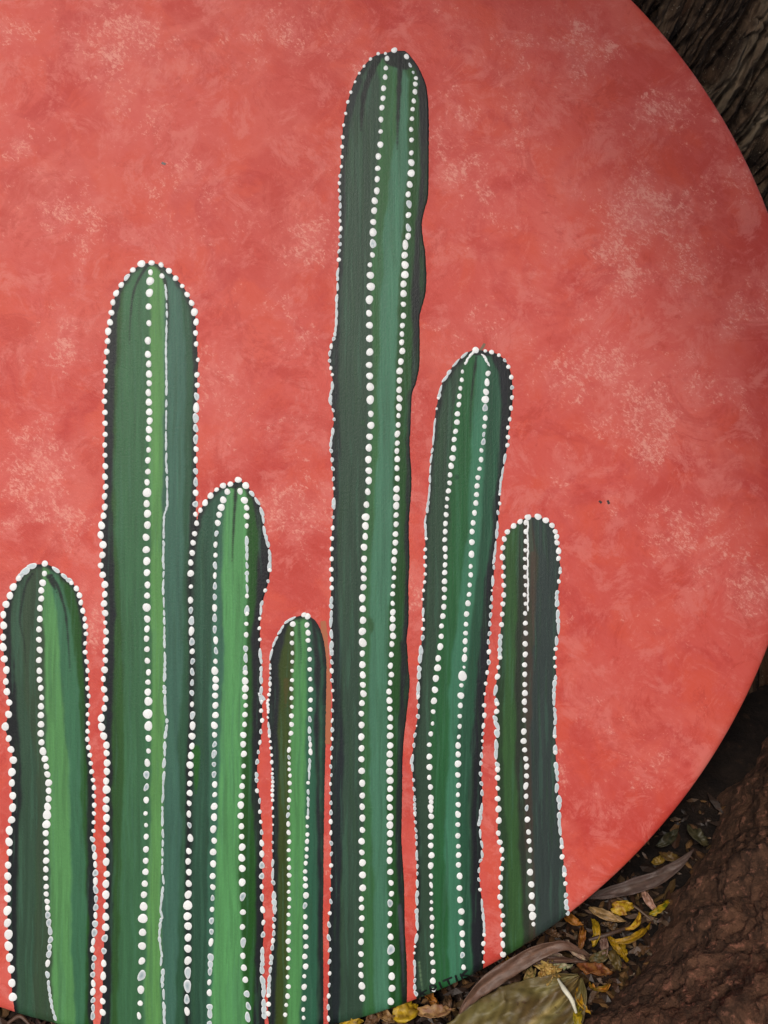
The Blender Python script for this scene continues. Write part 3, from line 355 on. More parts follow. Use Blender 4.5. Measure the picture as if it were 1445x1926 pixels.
def build_cactus(i, c):
    L, R = path(c['left']), path(c['right'])
    La, Ra = smooth_poly(resample(L), 2), smooth_poly(resample(R), 2)
    top = min(La[0, 1], Ra[0, 1]); ext = 2000
    La = np.vstack([La, [[La[-1, 0], ext]]]); Ra = np.vstack([Ra, [[Ra[-1, 0], ext]]])
    H = 1965-top; t = np.linspace(0, 1, 560); ys = top+.6+H*(t**1.25*.985+t*.015)
    ex = lambda a: np.interp(ys, np.maximum.accumulate(a[:, 1]+np.arange(len(a))*1e-4), a[:, 0])
    xl, xr = ex(La)-1.0, ex(Ra)+1.0
    # round the very tip
    W = int(np.max(xr-xl)/1.9)
    u = np.linspace(0, 1, W)
    px = xl[:, None]+(xr-xl)[:, None]*u[None]; py = np.repeat(ys[:, None], W, 1)
    px = px+ (fbm(px*0+ys[:, None]/7, u[None]*0+i*9, 3, 2)*.8)
    # colours: hand-set bands, wavering brush edges
    ky = sorted(c['bands']); kb = np.array([c['bands'][k] for k in ky], float)
    cols = deep(np_lin(c['cols'])); C = np.zeros(px.shape+(3,)); C[:] = cols[0]
    for j in range(kb.shape[1]):
        bx = np.interp(ys, ky, kb[:, j]) + 3.0*fbm(ys/70, np.full_like(ys, j*7.7+i*31), 1, 4, .6)
        soft = 1.4+1.2*abs(noise(ys/90, j*3.3+i))
        wgt = 1/(1+np.exp(-(px-bx[:, None])/soft[:, None]*1.6)); C = C*(1-wgt[..., None])+cols[j+1]*wgt[..., None]
    # long dry-brush strokes that drag one colour into the next
    sx = px+4*fbm(py/140, px/200, 2, 2)
    st = fbm(sx/5.0, py/170, i*3.1, 4, .6); st2 = fbm(sx/11.0, py/260, i*7.1+4, 3, .6)
    C = C*(1+.08*st+.10*st2)[..., None]
    tealw = np.clip(fbm(sx/8, py/220, i+40, 3)*1.0-.22, 0, .22)[..., None]; C = C*(1-tealw)+np_lin((74, 122, 96))*tealw*.9+C*tealw*.1
    lo = np.clip(fbm(sx/9, py/180, i+60, 3)*1.0-.28, 0, .22)[..., None]; C = C*(1-lo)+np_lin((44, 78, 44))*lo
    # dark line round the crown and down the sides
    e = np.minimum(px-xl[:, None], xr[:, None]-px)
    eo = np.concatenate([La[:60], Ra[:60]])
    dtop = np.full(px.shape, 99.0); rowsel = ys < top+170
    P = np.stack([px[rowsel], py[rowsel]], -1)
    d = np.min(np.hypot(P[..., 0, None]-eo[:, 0], P[..., 1, None]-eo[:, 1]), -1); dtop[rowsel] = d
    if i != 6:
        wd = 1/(1+np.exp((np.minimum(dtop, e*1.0)-(7+3*noise(py/20, px/20, i)))/1.5)); wd *= np.where(rowsel, 1, .8)[:, None]
        C = C*(1-wd[..., None])+np_lin(INK)*wd[..., None]
    else:
        wd = 1/(1+np.exp((np.minimum(dtop, e)-4)/1.5)); C = C*(1-.7*wd[..., None])+np_lin((44, 46, 40))*.7*wd[..., None]
    for s in c['marks']:
        col = np_lin(INK)
        for k in s.split():
            if k[0] == 'c': col = np_lin(tuple(map(float, k[1:].split(','))))
        p = path(' '.join(k for k in s.split() if k[0] != 'c')); a = smooth_poly(resample(p), 3); r = p[0][3]*1.25+.3
        n = len(a); taper = r*(1-.75*np.linspace(0, 1, n)**1.5)*(.8+.3*noise(np.arange(n)/4, i*3+len(s)))
        box = (px > a[:, 0].min()-25) & (px < a[:, 0].max()+25) & (py > a[:, 1].min()-25) & (py < a[:, 1].max()+25)
        if not box.any(): continue
        q = np.stack([px[box], py[box]], -1); dd = np.min(np.hypot(q[:, None, 0]-a[:, 0], q[:, None, 1]-a[:, 1])-taper, 1)
        wm = .95/(1+np.exp(dd/.6)); C[box] = C[box]*(1-wm[:, None])+col*wm[:, None]
    # stop at the rim of the board
    r = np.hypot(px-CX, py-CY); k = np.minimum(1, (BR-.6)/np.maximum(r, 1)); below = py > CY
    px = np.where(below, CX+(px-CX)*k, px); py = np.where(below, CY+(py-CY)*k, py)
    n = nsurf(px, py)+LIFT[i]+np.minimum(0, (e-1.2)*.00004)*0
    n[:, 0] -= LIFT[i]*1.1; n[:, -1] -= LIFT[i]*1.1; n[0] -= LIFT[i]
    V = np.stack([(px-BX)*S, (BY-py)*S, n], -1).reshape(-1, 3)
    o = mesh('painted_cactus', V, grid_faces(*px.shape, True), MK, board, col=np.clip(C, 0, 1).reshape(-1, 3)); o['label'] = c['lab']
    return o
WHT, RIM, CEN, DASH = np_lin((250, 250, 246)), np_lin((228, 232, 232)), np_lin((150, 170, 174)), np_lin((200, 213, 214))
def dot_row(paths, parent, lift, seed):
    rg = random.Random(seed); V, F, C = [], [], []
    def blob(x, y, rx, ry, ang, kind):
        if math.hypot(x-CX, y-CY) > BR-4: return
        ns = 14; b = len(V); ca, sa = math.cos(ang), math.sin(ang); ph = rg.random()*6; irr = .05 if kind == 'd' else .11
        base = float(nsurf(x, y))+lift; hh = {'d': .00015, 'h': .00010, 'l': .00009}[kind]*min(1, rx/6+.3)
        cw = {'d': WHT, 'h': CEN if rg.random() < .7 else DASH, 'l': DASH}[kind]; sh = rg.uniform(.9, 1.03)
        V.append((x, y, base+hh*(1 if kind == 'd' else .55))); C.append(cw*sh)
        for fr, hz, cc in ((.55, .86 if kind == 'd' else .9, WHT if kind == 'd' else (RIM*.5+CEN*.5 if kind == 'h' else DASH)), (.86, .5 if kind == 'd' else .9, WHT if kind == 'd' else RIM), (1.0, -.25, WHT*.95 if kind == 'd' else RIM)):
            for k in range(ns):
                a = 2*math.pi*k/ns; w = 1+irr*math.sin(2*a+ph)+irr*.7*math.sin(3*a+ph*2.1)
                u, v = rx*fr*w*math.cos(a), ry*fr*w*math.sin(a)
                V.append((x+u*ca-v*sa, y+u*sa+v*ca, base+hh*hz)); C.append(cc*sh)
        for k in range(ns):
            k2 = (k+1) % ns; F.append((b, b+1+k2, b+1+k))
            for q in (0, ns): F.append((b+1+q+k, b+1+q+k2, b+1+q+ns+k2, b+1+q+ns+k))
    for p in paths:
        seg = [math.hypot(p[k+1][0]-p[k][0], p[k+1][1]-p[k][1]) for k in range(len(p)-1)]
        cum = [0]
        for q in seg: cum.append(cum[-1]+q)
        pos = 0; tot = cum[-1]; k = 0
        def at(s):
            j = 0
            while j < len(seg)-1 and cum[j+1] < s: j += 1
            f = (s-cum[j])/max(seg[j], 1e-6); f = min(max(f, 0), 1)
            return p[j][0]+(p[j+1][0]-p[j][0])*f, p[j][1]+(p[j+1][1]-p[j][1])*f, j, f
        while pos < tot:
            x, y, j, f = at(pos); sp = p[j+1][2]*f+p[j][2]*(1-f); r = p[j+1][3]*f+p[j][3]*(1-f); st = p[j+1][4] if f > .02 else p[j][4]
            if st == 't': st = 'l'; tt = True
            else: tt = False
            x2, y2, _, _ = at(min(pos+3, tot)); x1, y1, _, _ = at(max(pos-3, 0)); ang = math.atan2(y2-y1, x2-x1)
            if st == 'd':
                rr = r*rg.uniform(.82, 1.03)
                blob(x+rg.uniform(-.8, .8), y+rg.uniform(-.6, .6), rr*rg.uniform(.98, 1.13), rr*rg.uniform(.9, 1.0), ang+rg.uniform(-.4, .4), 'd'); pos += max(sp*rg.uniform(.92, 1.08), rr*2.05)
            elif st == 'h':
                rr = r*rg.uniform(.78, 1.0); ln = rr*rg.uniform(1.1, 1.5)
                blob(x, y, ln, rr*rg.uniform(.75, .95), ang+rg.uniform(-.25, .25), 'h' if rg.random() < .75 else 'd'); pos += max(sp*rg.uniform(.92, 1.08), ln*2)
            else:
                ln = rg.uniform(5, 11) if not tt else 6; xm, ym, _, _ = at(min(pos+ln*.8, tot))
                blob(xm+(rg.uniform(-1, 1) if tt else 0), ym, ln, r*rg.uniform(.65, .95), ang+rg.uniform(-.06, .06), 'l' if not tt else 'd'); pos += ln*(1.55 if rg.random() < .6 else 2.4) if not tt else 6
    V = np.array(V); W = np.stack([(V[:, 0]-BX)*S, (BY-V[:, 1])*S, V[:, 2]], -1)
    o = mesh('dot_row', W, F, MD, parent, col=np.clip(np.array(C), 0, 1)); return o
cactus_obs = []
for i, c in enumerate(CACTI):
    co = build_cactus(i, c); cactus_obs.append(co); lift = LIFT[i]+.00001
    L, R = path(c['left']), path(c['right'])
    if 'leftdots' in c: L = L[:c['leftdots']]
    dot_row([L], co, lift, i*10+1)
    if 'nodots' not in c and i != 1: dot_row([R], co, lift, i*10+2)
    elif i == 1:
        n = len(path(c['right']))-len(path(SHARED)); dot_row([R[:n]], co, lift, 12); SH = R[n-1:]
    for j, r in enumerate(c['rows']): dot_row([path(r)], co, lift, i*10+3+j)
    if i == 2: dot_row([SH], co, lift, 29)
# signature, brushed along the lower rim
def strokes(name, lines, w, parent, color, lift):
    V, F = [], []
    for ln in lines:
        a = smooth_poly(np.array(ln, float), 1); d = np.gradient(a, axis=0); d /= np.maximum(np.hypot(*d.T), 1e-6)[:, None]
        nrm = np.stack([-d[:, 1], d[:, 0]], 1); b = len(V)
        for k, (q, m) in enumerate(zip(a, nrm)):
            ww = w*(.85+.3*random.random())*(.75 if k in (0, len(a)-1) else 1)
            for s in (-1, 1):
                x, y = q+m*ww*s; V.append(((x-BX)*S, (BY-y)*S, float(nsurf(x, y))+lift))
        for k in range(len(a)-1): F.append((b+2*k, b+2*k+1, b+2*k+3, b+2*k+2))
    V = np.array(V); return mesh(name, V, F, MSIG, parent, col=np.tile(np_lin(color), (len(V), 1)))
q = lambda x, y: (639+x*.1522, 1775+y*.1522)
SIG = [[q(985, 560), q(1005, 655)], [q(1075, 570), q(1000, 618)], [q(1005, 612), q(1062, 640)],
       [q(1115, 510), q(1128, 605)], [q(1118, 515), q(1180, 508), q(1200, 530), q(1185, 560), q(1130, 568)], [q(1155, 566), q(1205, 592)],
       [q(1228, 468), q(1262, 558)], [q(1270, 462), q(1390, 412)], [q(1330, 438), q(1362, 515)],
       [q(1430, 385), q(1455, 470)], [q(1490, 365), q(1520, 445)], [q(1580, 320), q(1500, 395)], [q(1512, 392), q(1600, 400)]]
strokes('signature', SIG, 1.9, panel, (18, 22, 22), .00045)

strokes('paint_fleck', [[(1127, 942), (1132, 946)], [(1143, 941), (1146, 948)]], 2.2, panel, (60, 36, 30), .00012)
strokes('paint_fleck', [[(304, 306), (312, 309)]], 2.4, panel, (70, 44, 36), .00012)
strokes('paint_fleck', [[(899, 664), (907, 655), (912, 646)]], 3.0, panel, (118, 92, 66), .00003)
strokes('paint_smear', [[(608, 1168), (613, 1230), (616, 1300), (617, 1400)]], 6.0, panel, (176, 96, 54), .00003)
# ------------------------------------------------------------------ ground, trunk, earth bank
def hit(px, py, z=0.0):
    """point of the place at height z that lies behind this spot of the board's drawing, as the photographer saw it"""
    P = MB @ Vector(loc(px, py, 0)); d = P-CP; t = (z-CP.z)/d.z; return CP+d*t
def gz(x, y):
    return .0022*fbm(x*38, y*38, 2, 4, .6)+.0012*fbm(x*160, y*160, 4, 3, .6)-.0012
def build_ground():
    n = 420; s = np.linspace(-1, 1, n); k = 7.2
    g = np.sinh(s*k)/np.sinh(k)*25
    X, Y = np.meshgrid(g+.18, g+.06); Z = gz(X, Y)*np.exp(-((X-.15)**2+Y**2)/2.0)
    o = mesh('ground', np.stack([X, Y, Z], -1).reshape(-1, 3), grid_faces(n, n), mat_earth('dark_soil', lin(20, 14, 11), lin(36, 26, 20), lin(54, 39, 29)))
    return tag(o, kind='structure')
build_ground()
TX, TY, TR = .14, .590, .300
def build_trunk():
    A = np.concatenate([np.linspace(-3.05, -1.0, 60)[:-1], np.linspace(-1.0, -.1, 160)[:-1], np.linspace(-.1, 1.15, 720)[:-1], np.linspace(1.15, 1.25, 20)[:-1], np.linspace(1.25, 3.23, 60)])
    Zs = np.concatenate([np.linspace(-.03, .62, 700)[:-1], np.linspace(.62, 1.5, 120)])
    a, z = np.meshgrid(A, Zs); s = a*TR     # a = angle from the side facing the board
    tw = math.radians(24); g = s*math.cos(tw)-z*math.sin(tw); l = s*math.sin(tw)+z*math.cos(tw)
    wg = g+.006*fbm(g*14, l*7, 1, 3)
    wob2 = wg+.0016*fbm(g*60, l*40, 6, 3)
    def groove(a, wdt, p=1.5): return np.exp(-(np.abs(a)/wdt)**p)
    cr = groove(noise(wob2*17+3, l*3.0, 11), .040)*np.clip(.35+noise(g*9, l*6, 19)*2.2, 0, 1)
    f1 = groove(noise(wob2*95, l*11, 2), .11)*np.clip(.6+fbm(g*20, l*12, 29, 2)*1.5, .1, 1)
    f2 = groove(noise(wob2*210, l*30, 5), .13)*np.clip(.5+fbm(g*30, l*20, 39, 2)*1.5, .0, 1)
    xc = groove(noise(wob2*60, l*70+noise(g*90, l*30, 3)*.8, 15), .06)*np.clip(noise(g*40, l*30, 18)*2.5-.1, 0, 1)
    plate = .0035*noise(wob2*48, l*7, 41)+.0016*fbm(wob2*130, l*24, 51, 3)+.0009*fbm(wob2*330, l*110, 7, 3, .65)
    h = plate-.024*cr-.0085*f1-.0048*f2-.0040*xc+.008*fbm(g*10, l*6, 23, 3)
    flare = .11*np.exp(-np.maximum(z, 0)/.05)*(1+.5*np.cos(a*3.0-2.1)+.2*np.cos(a*5+.6))+.012*np.sin(a*4+z*3)
    R = TR+flare+h-.02*np.clip(z-.6, 0, 1)
    X = TX+R*np.sin(a)+.02*z; Y = TY-R*np.cos(a)
    V = np.stack([X, Y, z], -1).reshape(-1, 3); nr, nc = z.shape
    o = mesh('trunk', V, grid_faces(nr, nc), MBARK, None, attrs={'h': (h-.008*fbm(g*10, l*6, 23, 3)).ravel()})
    at = o.data.attributes.new('grain', 'FLOAT_VECTOR', 'POINT')
    at.data.foreach_set('vector', np.stack([g, l, R*0], -1).astype(np.float32).ravel())
    return o
tree = bpy.data.objects.new('tree', None); COL.objects.link(tree); tree.location = (0, 0, 0)
tag(tree, 'old tree with deeply cracked grey brown bark behind the round board', 'tree')
trunk = build_trunk(); trunk.parent = tree
EDGE = [hit(1060, 1990), hit(1085, 1926), hit(1150, 1850), hit(1240, 1725), hit(1330, 1560), hit(1415, 1420)]
def build_bank():
    e0, e1 = EDGE[0], EDGE[-1]; d = (e1-e0); d.z = 0; d.normalize(); nrm = Vector((d.y, -d.x, 0))   # to the right
    if nrm.x < 0: nrm = -nrm
    al = np.linspace(-.45, .50, 620); ac = np.concatenate([np.linspace(-.015, .26, 460)[:-1], np.linspace(.26, .8, 60)])
    T, Q = np.meshgrid(al, ac)
    # the foot of the bank wavers along its edge
    foot = np.interp(T, [(p-e0).dot(d) for p in EDGE], [(p-e0).dot(nrm) for p in EDGE])+.006*fbm(T*30, T*0, 3, 3)
    X = e0.x+d.x*T+nrm.x*(Q+foot); Y = e0.y+d.y*T+nrm.y*(Q+foot)
    q = np.maximum(Q, 0)
    H = .145*(1-np.exp(-q/.085))+.05*q+.35*np.clip(q-.16, 0, .2)  # last term lifts the unseen far side to keep skylight off the gap
    H *= 1+.35*np.clip((T-.12)/.2, 0, 1)
    rough = np.clip(q/.03, 0, 1)
    H = H+rough*.014*fbm(X*15, Y*15, 3, 3)
    B3 = np.stack([X, Y, H], -1); Nn = np.cross(np.gradient(B3, axis=1), np.gradient(B3, axis=0)); Nn /= np.linalg.norm(Nn, axis=-1)[..., None]+1e-12
    Nn = np.where(Nn[..., 2:] < 0, -Nn, Nn)
    dsp = 0.0045*fbm(X*48, Y*48, H*48, 3, .6)+.0017*(1-2.4*np.abs(noise(X*120, Y*120, H*120)))+.0020*(1-2.4*np.abs(noise(X*260+3, Y*260, H*260)))+.0013*noise(X*520, Y*520, H*520)
    B3 = B3+Nn*(rough*dsp)[..., None]; X, Y, H = B3[..., 0], B3[..., 1], B3[..., 2]-np.where(Q < 0, .02, 0)-.006+.004*rough
    V = np.stack([X, Y, H], -1).reshape(-1, 3)
    o = mesh('rock', V, grid_faces(*X.shape, True), mat_earth('red_brown_rock', lin(68, 48, 36), lin(114, 80, 60), lin(160, 108, 86), 1.9, 1.0))
    return tag(o, 'rough red brown rock rising at the right of the board, beside the fallen petals', 'rock')
rock = build_bank()

# ------------------------------------------------------------------ fallen leaves and petals
def blade(name, spine, width, color, cup=.3, rib=.35, crinkle=.0006, seed=0, fold=0, up=None, tipw=.55, color2=None, vein=True, nl=26, nw=9, thick=.00025):
    """a leaf or petal: a strip swept along a 3D spine, cupped across"""
    sp = np.array([tuple(p) for p in spine], float)
    t = np.concatenate([[0], np.cumsum(np.linalg.norm(np.diff(sp, axis=0), axis=1))]); t /= t[-1]
    u = np.linspace(0, 1, nl); P = np.stack([np.interp(u, t, sp[:, k]) for k in range(3)], 1)
    for _ in range(4): P[1:-1] = (P[:-2]+P[1:-1]*2+P[2:])/4
    T = np.gradient(P, axis=0); T /= np.linalg.norm(T, axis=1)[:, None]
    U = np.array(up if up is not None else (0, -.35, 1.0)); U = U/np.linalg.norm(U)
    B = np.cross(T, U); B /= np.linalg.norm(B, axis=1)[:, None]; N = np.cross(B, T)
    v = np.linspace(-1, 1, nw)
    wd = width*np.maximum(np.sin(np.pi*np.clip(u, .0, 1)**tipw), .03)**.8
    wd[0] = max(wd[0], width*.08)
    uu, vv = np.meshgrid(u, v, indexing='ij')
    ang = vv*cup*1.6
    if abs(cup) > 1e-3: off_b = np.sin(ang)/(cup*1.6); off_n = (1-np.cos(ang))/(cup*1.6)
    else: off_b, off_n = vv, vv*0
    wob = crinkle*fbm(uu*7, vv*2.5, seed*3.3, 3)*2+fold*np.abs(vv)*width
    edge = 1+.06*fbm(uu*9, vv, seed+.5, 2)
    X = P[:, None]+B[:, None]*(off_b*edge*wd[:, None])[..., None]+N[:, None]*(off_n*wd[:, None]+wob)[..., None]
    c1 = np_lin(color); c2 = np_lin(color2 if color2 else tuple(q*.75 for q in color))
    m = np.clip(.5+fbm(uu*4, vv*2, seed+8, 3), 0, 1)[..., None]
    Cc = c1*(1-m)+c2*m
    if vein: Cc = Cc*(1+rib*np.exp(-(vv/.07)**2))[..., None]*(1+(.06+rib*.16)*np.sin((uu*14+np.abs(vv)*4)*2*np.pi)*np.exp(-(np.abs(vv)-.4)**2*4))[..., None]
    V = X.reshape(-1, 3); c0 = V.mean(0)
    o = mesh(name, V-c0, grid_faces(nl, nw), MLEAF, None, col=np.clip(Cc, 0, 1).reshape(-1, 3)); o.location = c0
    so = o.modifiers.new('thickness', 'SOLIDIFY'); so.thickness = thick; so.offset = 0
    return o
H_ = hit
def onb(px, py, n): return MB @ Vector(loc(px, py, n))
# the large leaves
tag(blade('leaf', [H_(1090, 1838, .016), H_(1052, 1886, .013), H_(980, 1940, .010), H_(880, 1988, .008), H_(730, 2030, .005)], .0165, (112, 102, 58), cup=.16, fold=.10, rib=1.3, seed=3, color2=(92, 74, 42), tipw=.8, nl=90, nw=41, crinkle=.0012),
    'large olive brown leaf with a pale midrib lying below the board', 'leaf')
tag(blade('leaf', [onb(862, 1893, .006), onb(893, 1850, .007), onb(950, 1811, .006), onb(1010, 1779, .005), onb(1060, 1768, .004), onb(1108, 1797, .001)], .0036, (104, 78, 62), cup=.5, seed=5, up=(.35, -.75, .9), color2=(104, 76, 62), nl=40, tipw=.75),
    'long pinkish brown curled leaf lying along the lower edge of the board', 'leaf')
tag(blade('leaf', [H_(1100, 1690, .012), H_(1170, 1676, .012), H_(1235, 1655, .014), H_(1280, 1625, .016), H_(1305, 1598, .018)], .0036, (84, 67, 58), cup=.55, seed=8, up=(.1, -.2, 1), color2=(88, 70, 64), nl=36, tipw=.9),
    'grey brown curled leaf sticking out from under the board above the yellow petals', 'leaf')
tag(blade('leaf', [H_(955, 1822, .016), H_(1000, 1808, .018), H_(1050, 1806, .018), H_(1105, 1810, .016)], .0022, (98, 70, 54), cup=.9, seed=9, color2=(70, 48, 38)),
    'narrow rolled dark brown leaf lying across the pale papery petals', 'leaf')
def tube(name, pts, rads, color, mat=None, ns=8):
    sp = np.array([tuple(p) for p in pts], float); t = np.linspace(0, 1, len(sp)); u = np.linspace(0, 1, len(sp)*5)
    P = np.stack([np.interp(u, t, sp[:, k]) for k in range(3)], 1)
    for _ in range(5): P[1:-1] = (P[:-2]+P[1:-1]*2+P[2:])/4
    r = np.interp(u, np.linspace(0, 1, len(rads)), rads)*(1+.12*noise(u*20, 2)); T = np.gradient(P, axis=0); T /= np.linalg.norm(T, axis=1)[:, None]
    A = np.cross(T, (.3, .2, 1)); A /= np.linalg.norm(A, axis=1)[:, None]; B = np.cross(T, A); th = np.linspace(0, 2*np.pi, ns+1)
    X = P[:, None]+(A[:, None]*np.cos(th)[None, :, None]+B[:, None]*np.sin(th)[None, :, None])*r[:, None, None]
    V = X.reshape(-1, 3); c0 = V.mean(0)
    o = mesh(name, V-c0, grid_faces(len(u), ns+1), mat or MLEAF, None, col=np.tile(np_lin(color), (len(V), 1))); o.location = c0; return o
tag(tube('stalk', [H_(1050, 1842, .022), H_(1062, 1862, .024), H_(1076, 1880, .023), H_(1084, 1905, .019)], [.0004, .0010, .0009, .0005], (226, 220, 196)),
    'thin pale cream stalk lying over the tip of the large olive leaf', 'stalk')
tag(tube('twig', [H_(1160, 1688, .008), H_(1195, 1705, .010), H_(1225, 1730, .009)], [.0005, .0006, .0004], (92, 70, 52)),
    'thin dark twig between the bright yellow petal and the cream petal', 'twig')
tag(tube('twig', [H_(1108, 1768, .010), H_(1150, 1756, .012), H_(1205, 1736, .011)], [.0007, .0009, .0005], (74, 54, 42)),
    'thick dark brown twig crossing the yellow petals', 'twig')
tag(tube('twig', [H_(15, 1925, .006), H_(38, 1908, .008), H_(60, 1932, .006)], [.0006, .0009, .0005], (86, 60, 44)),
    'brown twig on the soil at the bottom left corner', 'twig')
Yl, Ye, Or, Tn, Cr, Br, Dm = (214, 176, 34), (196, 150, 20), (196, 122, 34), (186, 146, 92), (216, 196, 160), (120, 84, 54), (72, 62, 40)
# px, py, length, width, heading (deg in the drawing), colour, cup, curl, lift(mm), label
PET = [
 (764, 1903, 46, 22, 30, Yl, .5, .5, 9, 'bright yellow petal tucked under the board edge beside the tan petal'),
 (820, 1903, 66, 17, 5, Tn, .6, .3, 9, 'long tan dried petal between the bright yellow petal and the large olive leaf'),
 (812, 1882, 46, 11, -40, Or, .9, .7, 9, 'orange brown twisted petal under the painted letters'),
 (840, 1893, 40, 12, 70, Br, .7, .4, 7, 'dark brown petal beside the long tan petal'),
 (664, 1924, 36, 12, 10, Yl, .5, .4, 8, 'small yellow petal at the lower edge, below the tallest cactus'),
 (700, 1918, 36, 15, 60, Br, .6, .5, 8, 'brown curled petal below the tallest cactus'),
 (728, 1914, 34, 14, -25, Tn, .6, .5, 8, 'wrinkled tan petal left of the bright yellow petal'),
 (1035, 1798, 56, 15, -10, Cr, .4, .3, 12, 'pale papery petal above the rolled brown leaf'),
 (1058, 1818, 34, 10, 5, Cr, .5, .3, 13, 'small cream petal right of the crumpled flower'),
 (995, 1836, 34, 14, 70, Tn, .9, .8, 13, 'folded tan petal left of the crumpled flower'),
 (934, 1830, 44, 9, 55, Or, .8, .5, 12, 'narrow orange petal beside the pinkish curled leaf'),
 (957, 1816, 30, 9, 95, Ye, .8, .6, 12, 'small yellow petal where the curled leaf meets the board'),
 (908, 1856, 36, 11, 50, Tn, .8, .5, 12, 'tan petal half under the pinkish curled leaf'),
 (1080, 1733, 34, 12, -25, Or, .8, .4, 7, 'orange tan petal at the board edge beside the grey cactus foot'),
 (1120, 1754, 52, 13, 100, Ye, 1.0, 1.6, 8, 'curled yellow petal under the thick twig'),
 (1172, 1706, 36, 17, 10, Yl, .4, .4, 11, 'broad bright yellow petal just below the grey brown leaf'),
 (1142, 1722, 66, 12, -18, Tn, .6, .3, 9, 'long spotted tan petal left of the broad yellow one'),
 (1194, 1736, 44, 9, 60, Yl, .9, 1.8, 11, 'hooked yellow petal above the long yellow one'),
 (1188, 1762, 78, 11, 28, Ye, .8, 1.1, 10, 'long bright yellow petal reaching to the rock'),
 (1158, 1782, 48, 9, -50, Ye, .8, .5, 9, 'narrow yellow petal pointing down from the twig'),
 (1172, 1790, 36, 10, -75, Ye, .8, .4, 8, 'short dark yellow petal right of the narrow one'),
 (1222, 1697, 40, 11, -55, (206, 160, 140), .8, .4, 10, 'cream pink petal beneath the right end of the grey brown leaf'),
 (1240, 1708, 40, 10, 40, Ye, .9, .6, 10, 'torn yellow petal touching the rock'),
 (1118, 1824, 62, 17, -12, (150, 96, 40), .4, .3, 10, 'orange brown spotted petal right of the rolled leaf'),
 (1127, 1858, 46, 9, 10, Or, .9, 2.6, 9, 'orange hook shaped petal on bare soil'),
 (1095, 1884, 52, 9, -60, Ye, .9, 1.6, 14, 'golden curled petal at the tip of the large leaf'),
 (1086, 1918, 44, 12, -85, Yl, .7, .4, 14, 'yellow petal at the bottom edge, right of the large leaf'),
 (1093, 1768, 40, 10, 85, (160, 104, 30), .8, .5, 8, 'dull orange petal left of the curled yellow one'),
 (1137, 1780, 40, 11, 95, (150, 120, 104), .7, .4, 8, 'dusty pink petal under the twig'),
 (1082, 1790, 50, 9, -40, Cr, .7, .4, 10, 'thin cream petal where the curled leaf ends'),
 (1128, 1800, 40, 14, 30, (122, 96, 56), .6, .4, 7, 'drab brown petal above the spotted one'),
 (1160, 1806, 40, 14, -70, (112, 88, 44), .5, .4, 7, 'olive brown petal against the foot of the rock'),
 (1256, 1578, 44, 14, 40, Dm, .5, .5, 6, 'dim olive petal in the dark gap under the board'),
 (1262, 1612, 40, 12, -10, (112, 88, 36), .6, .6, 8, 'dim yellow petal above the grey brown leaf'),
 (1240, 1618, 26, 11, 30, (150, 116, 40), .6, .6, 6, 'round brown petal in the gap above the grey brown leaf'),
 (1312, 1572, 46, 16, -40, (78, 70, 46), .5, .4, 12, 'pale olive petal high against the rock in the dark gap'),
 (1040, 1756, 34, 10, -20, Br, .6, .5, 8, 'brown petal half hidden by the board foot'),
 (1212, 1672, 30, 9, 70, Br, .7, .5, 7, 'brown petal under the grey brown leaf'),
 (1072, 1858, 30, 10, 20, (140, 104, 60), .7, .5, 10, 'drab petal beneath the cream stalk'),
 (960, 1845, 40, 12, 20, (96, 66, 46), .6, .5, 10, 'dark petal right of the tan ones'),
 (1150, 1745, 34, 10, 150, (120, 84, 44), .7, .5, 7, 'brown petal behind the curled yellow one'),
]
gpet = 'petals fallen below the board'
for k, (px, py, ln, wd, hd, colr, cup, curl, lift, lab) in enumerate(PET):
    z = lift/1000; n = 7; pts = []
    x0, y0 = px, py; a = math.radians(hd)-curl/2; step = ln*1.12/n; xs, ys_ = [0], [0]
    for j in range(n): xs.append(xs[-1]+step*math.cos(a)); ys_.append(ys_[-1]-step*math.sin(a)); a += curl/n
    mx, my = sum(xs)/(n+1), sum(ys_)/(n+1)
    for j in range(n+1):
        pts.append(H_(x0+xs[j]-mx, y0+ys_[j]-my, z+.0022*math.sin(math.pi*j/n)+random.uniform(-.0015, .0015)*(j/n)))
    rr = random.Random(k); colr = tuple(q*.9 for q in colr)
    o = blade('petal', pts, wd*S*.92, colr, cup=cup, seed=k+20, up=(rr.uniform(-.45, .45), rr.uniform(-.8, .1), 1), color2=tuple(q*rr.uniform(.55, .8) for q in colr), tipw=rr.uniform(.6, 1.0), crinkle=.0009, nl=18, nw=8)
    tag(o, lab, 'petal', gpet)
# crumpled dried flower
def crumple():
    fl = bpy.data.objects.new('dried_flower', None); COL.objects.link(fl); c = H_(1032, 1832, .016); fl.location = c
    tag(fl, 'crumpled golden brown dried flower beside the cream stalk', 'flower')
    for j in range(6):
        a = j*1.05+.3; pts = [c, c+Vector((math.cos(a)*.0025, math.sin(a)*.0025, .0016)), c+Vector((math.cos(a)*.0046, math.sin(a)*.0046, .0005-.0006*(j % 3)))]
        o = blade('petal', pts, .0026, (200, 170, 96), cup=.8, seed=60+j, color2=(146, 104, 44), crinkle=.0022, nl=14, nw=9); o.parent = fl; o.location = Vector(o.location)-c
crumple()
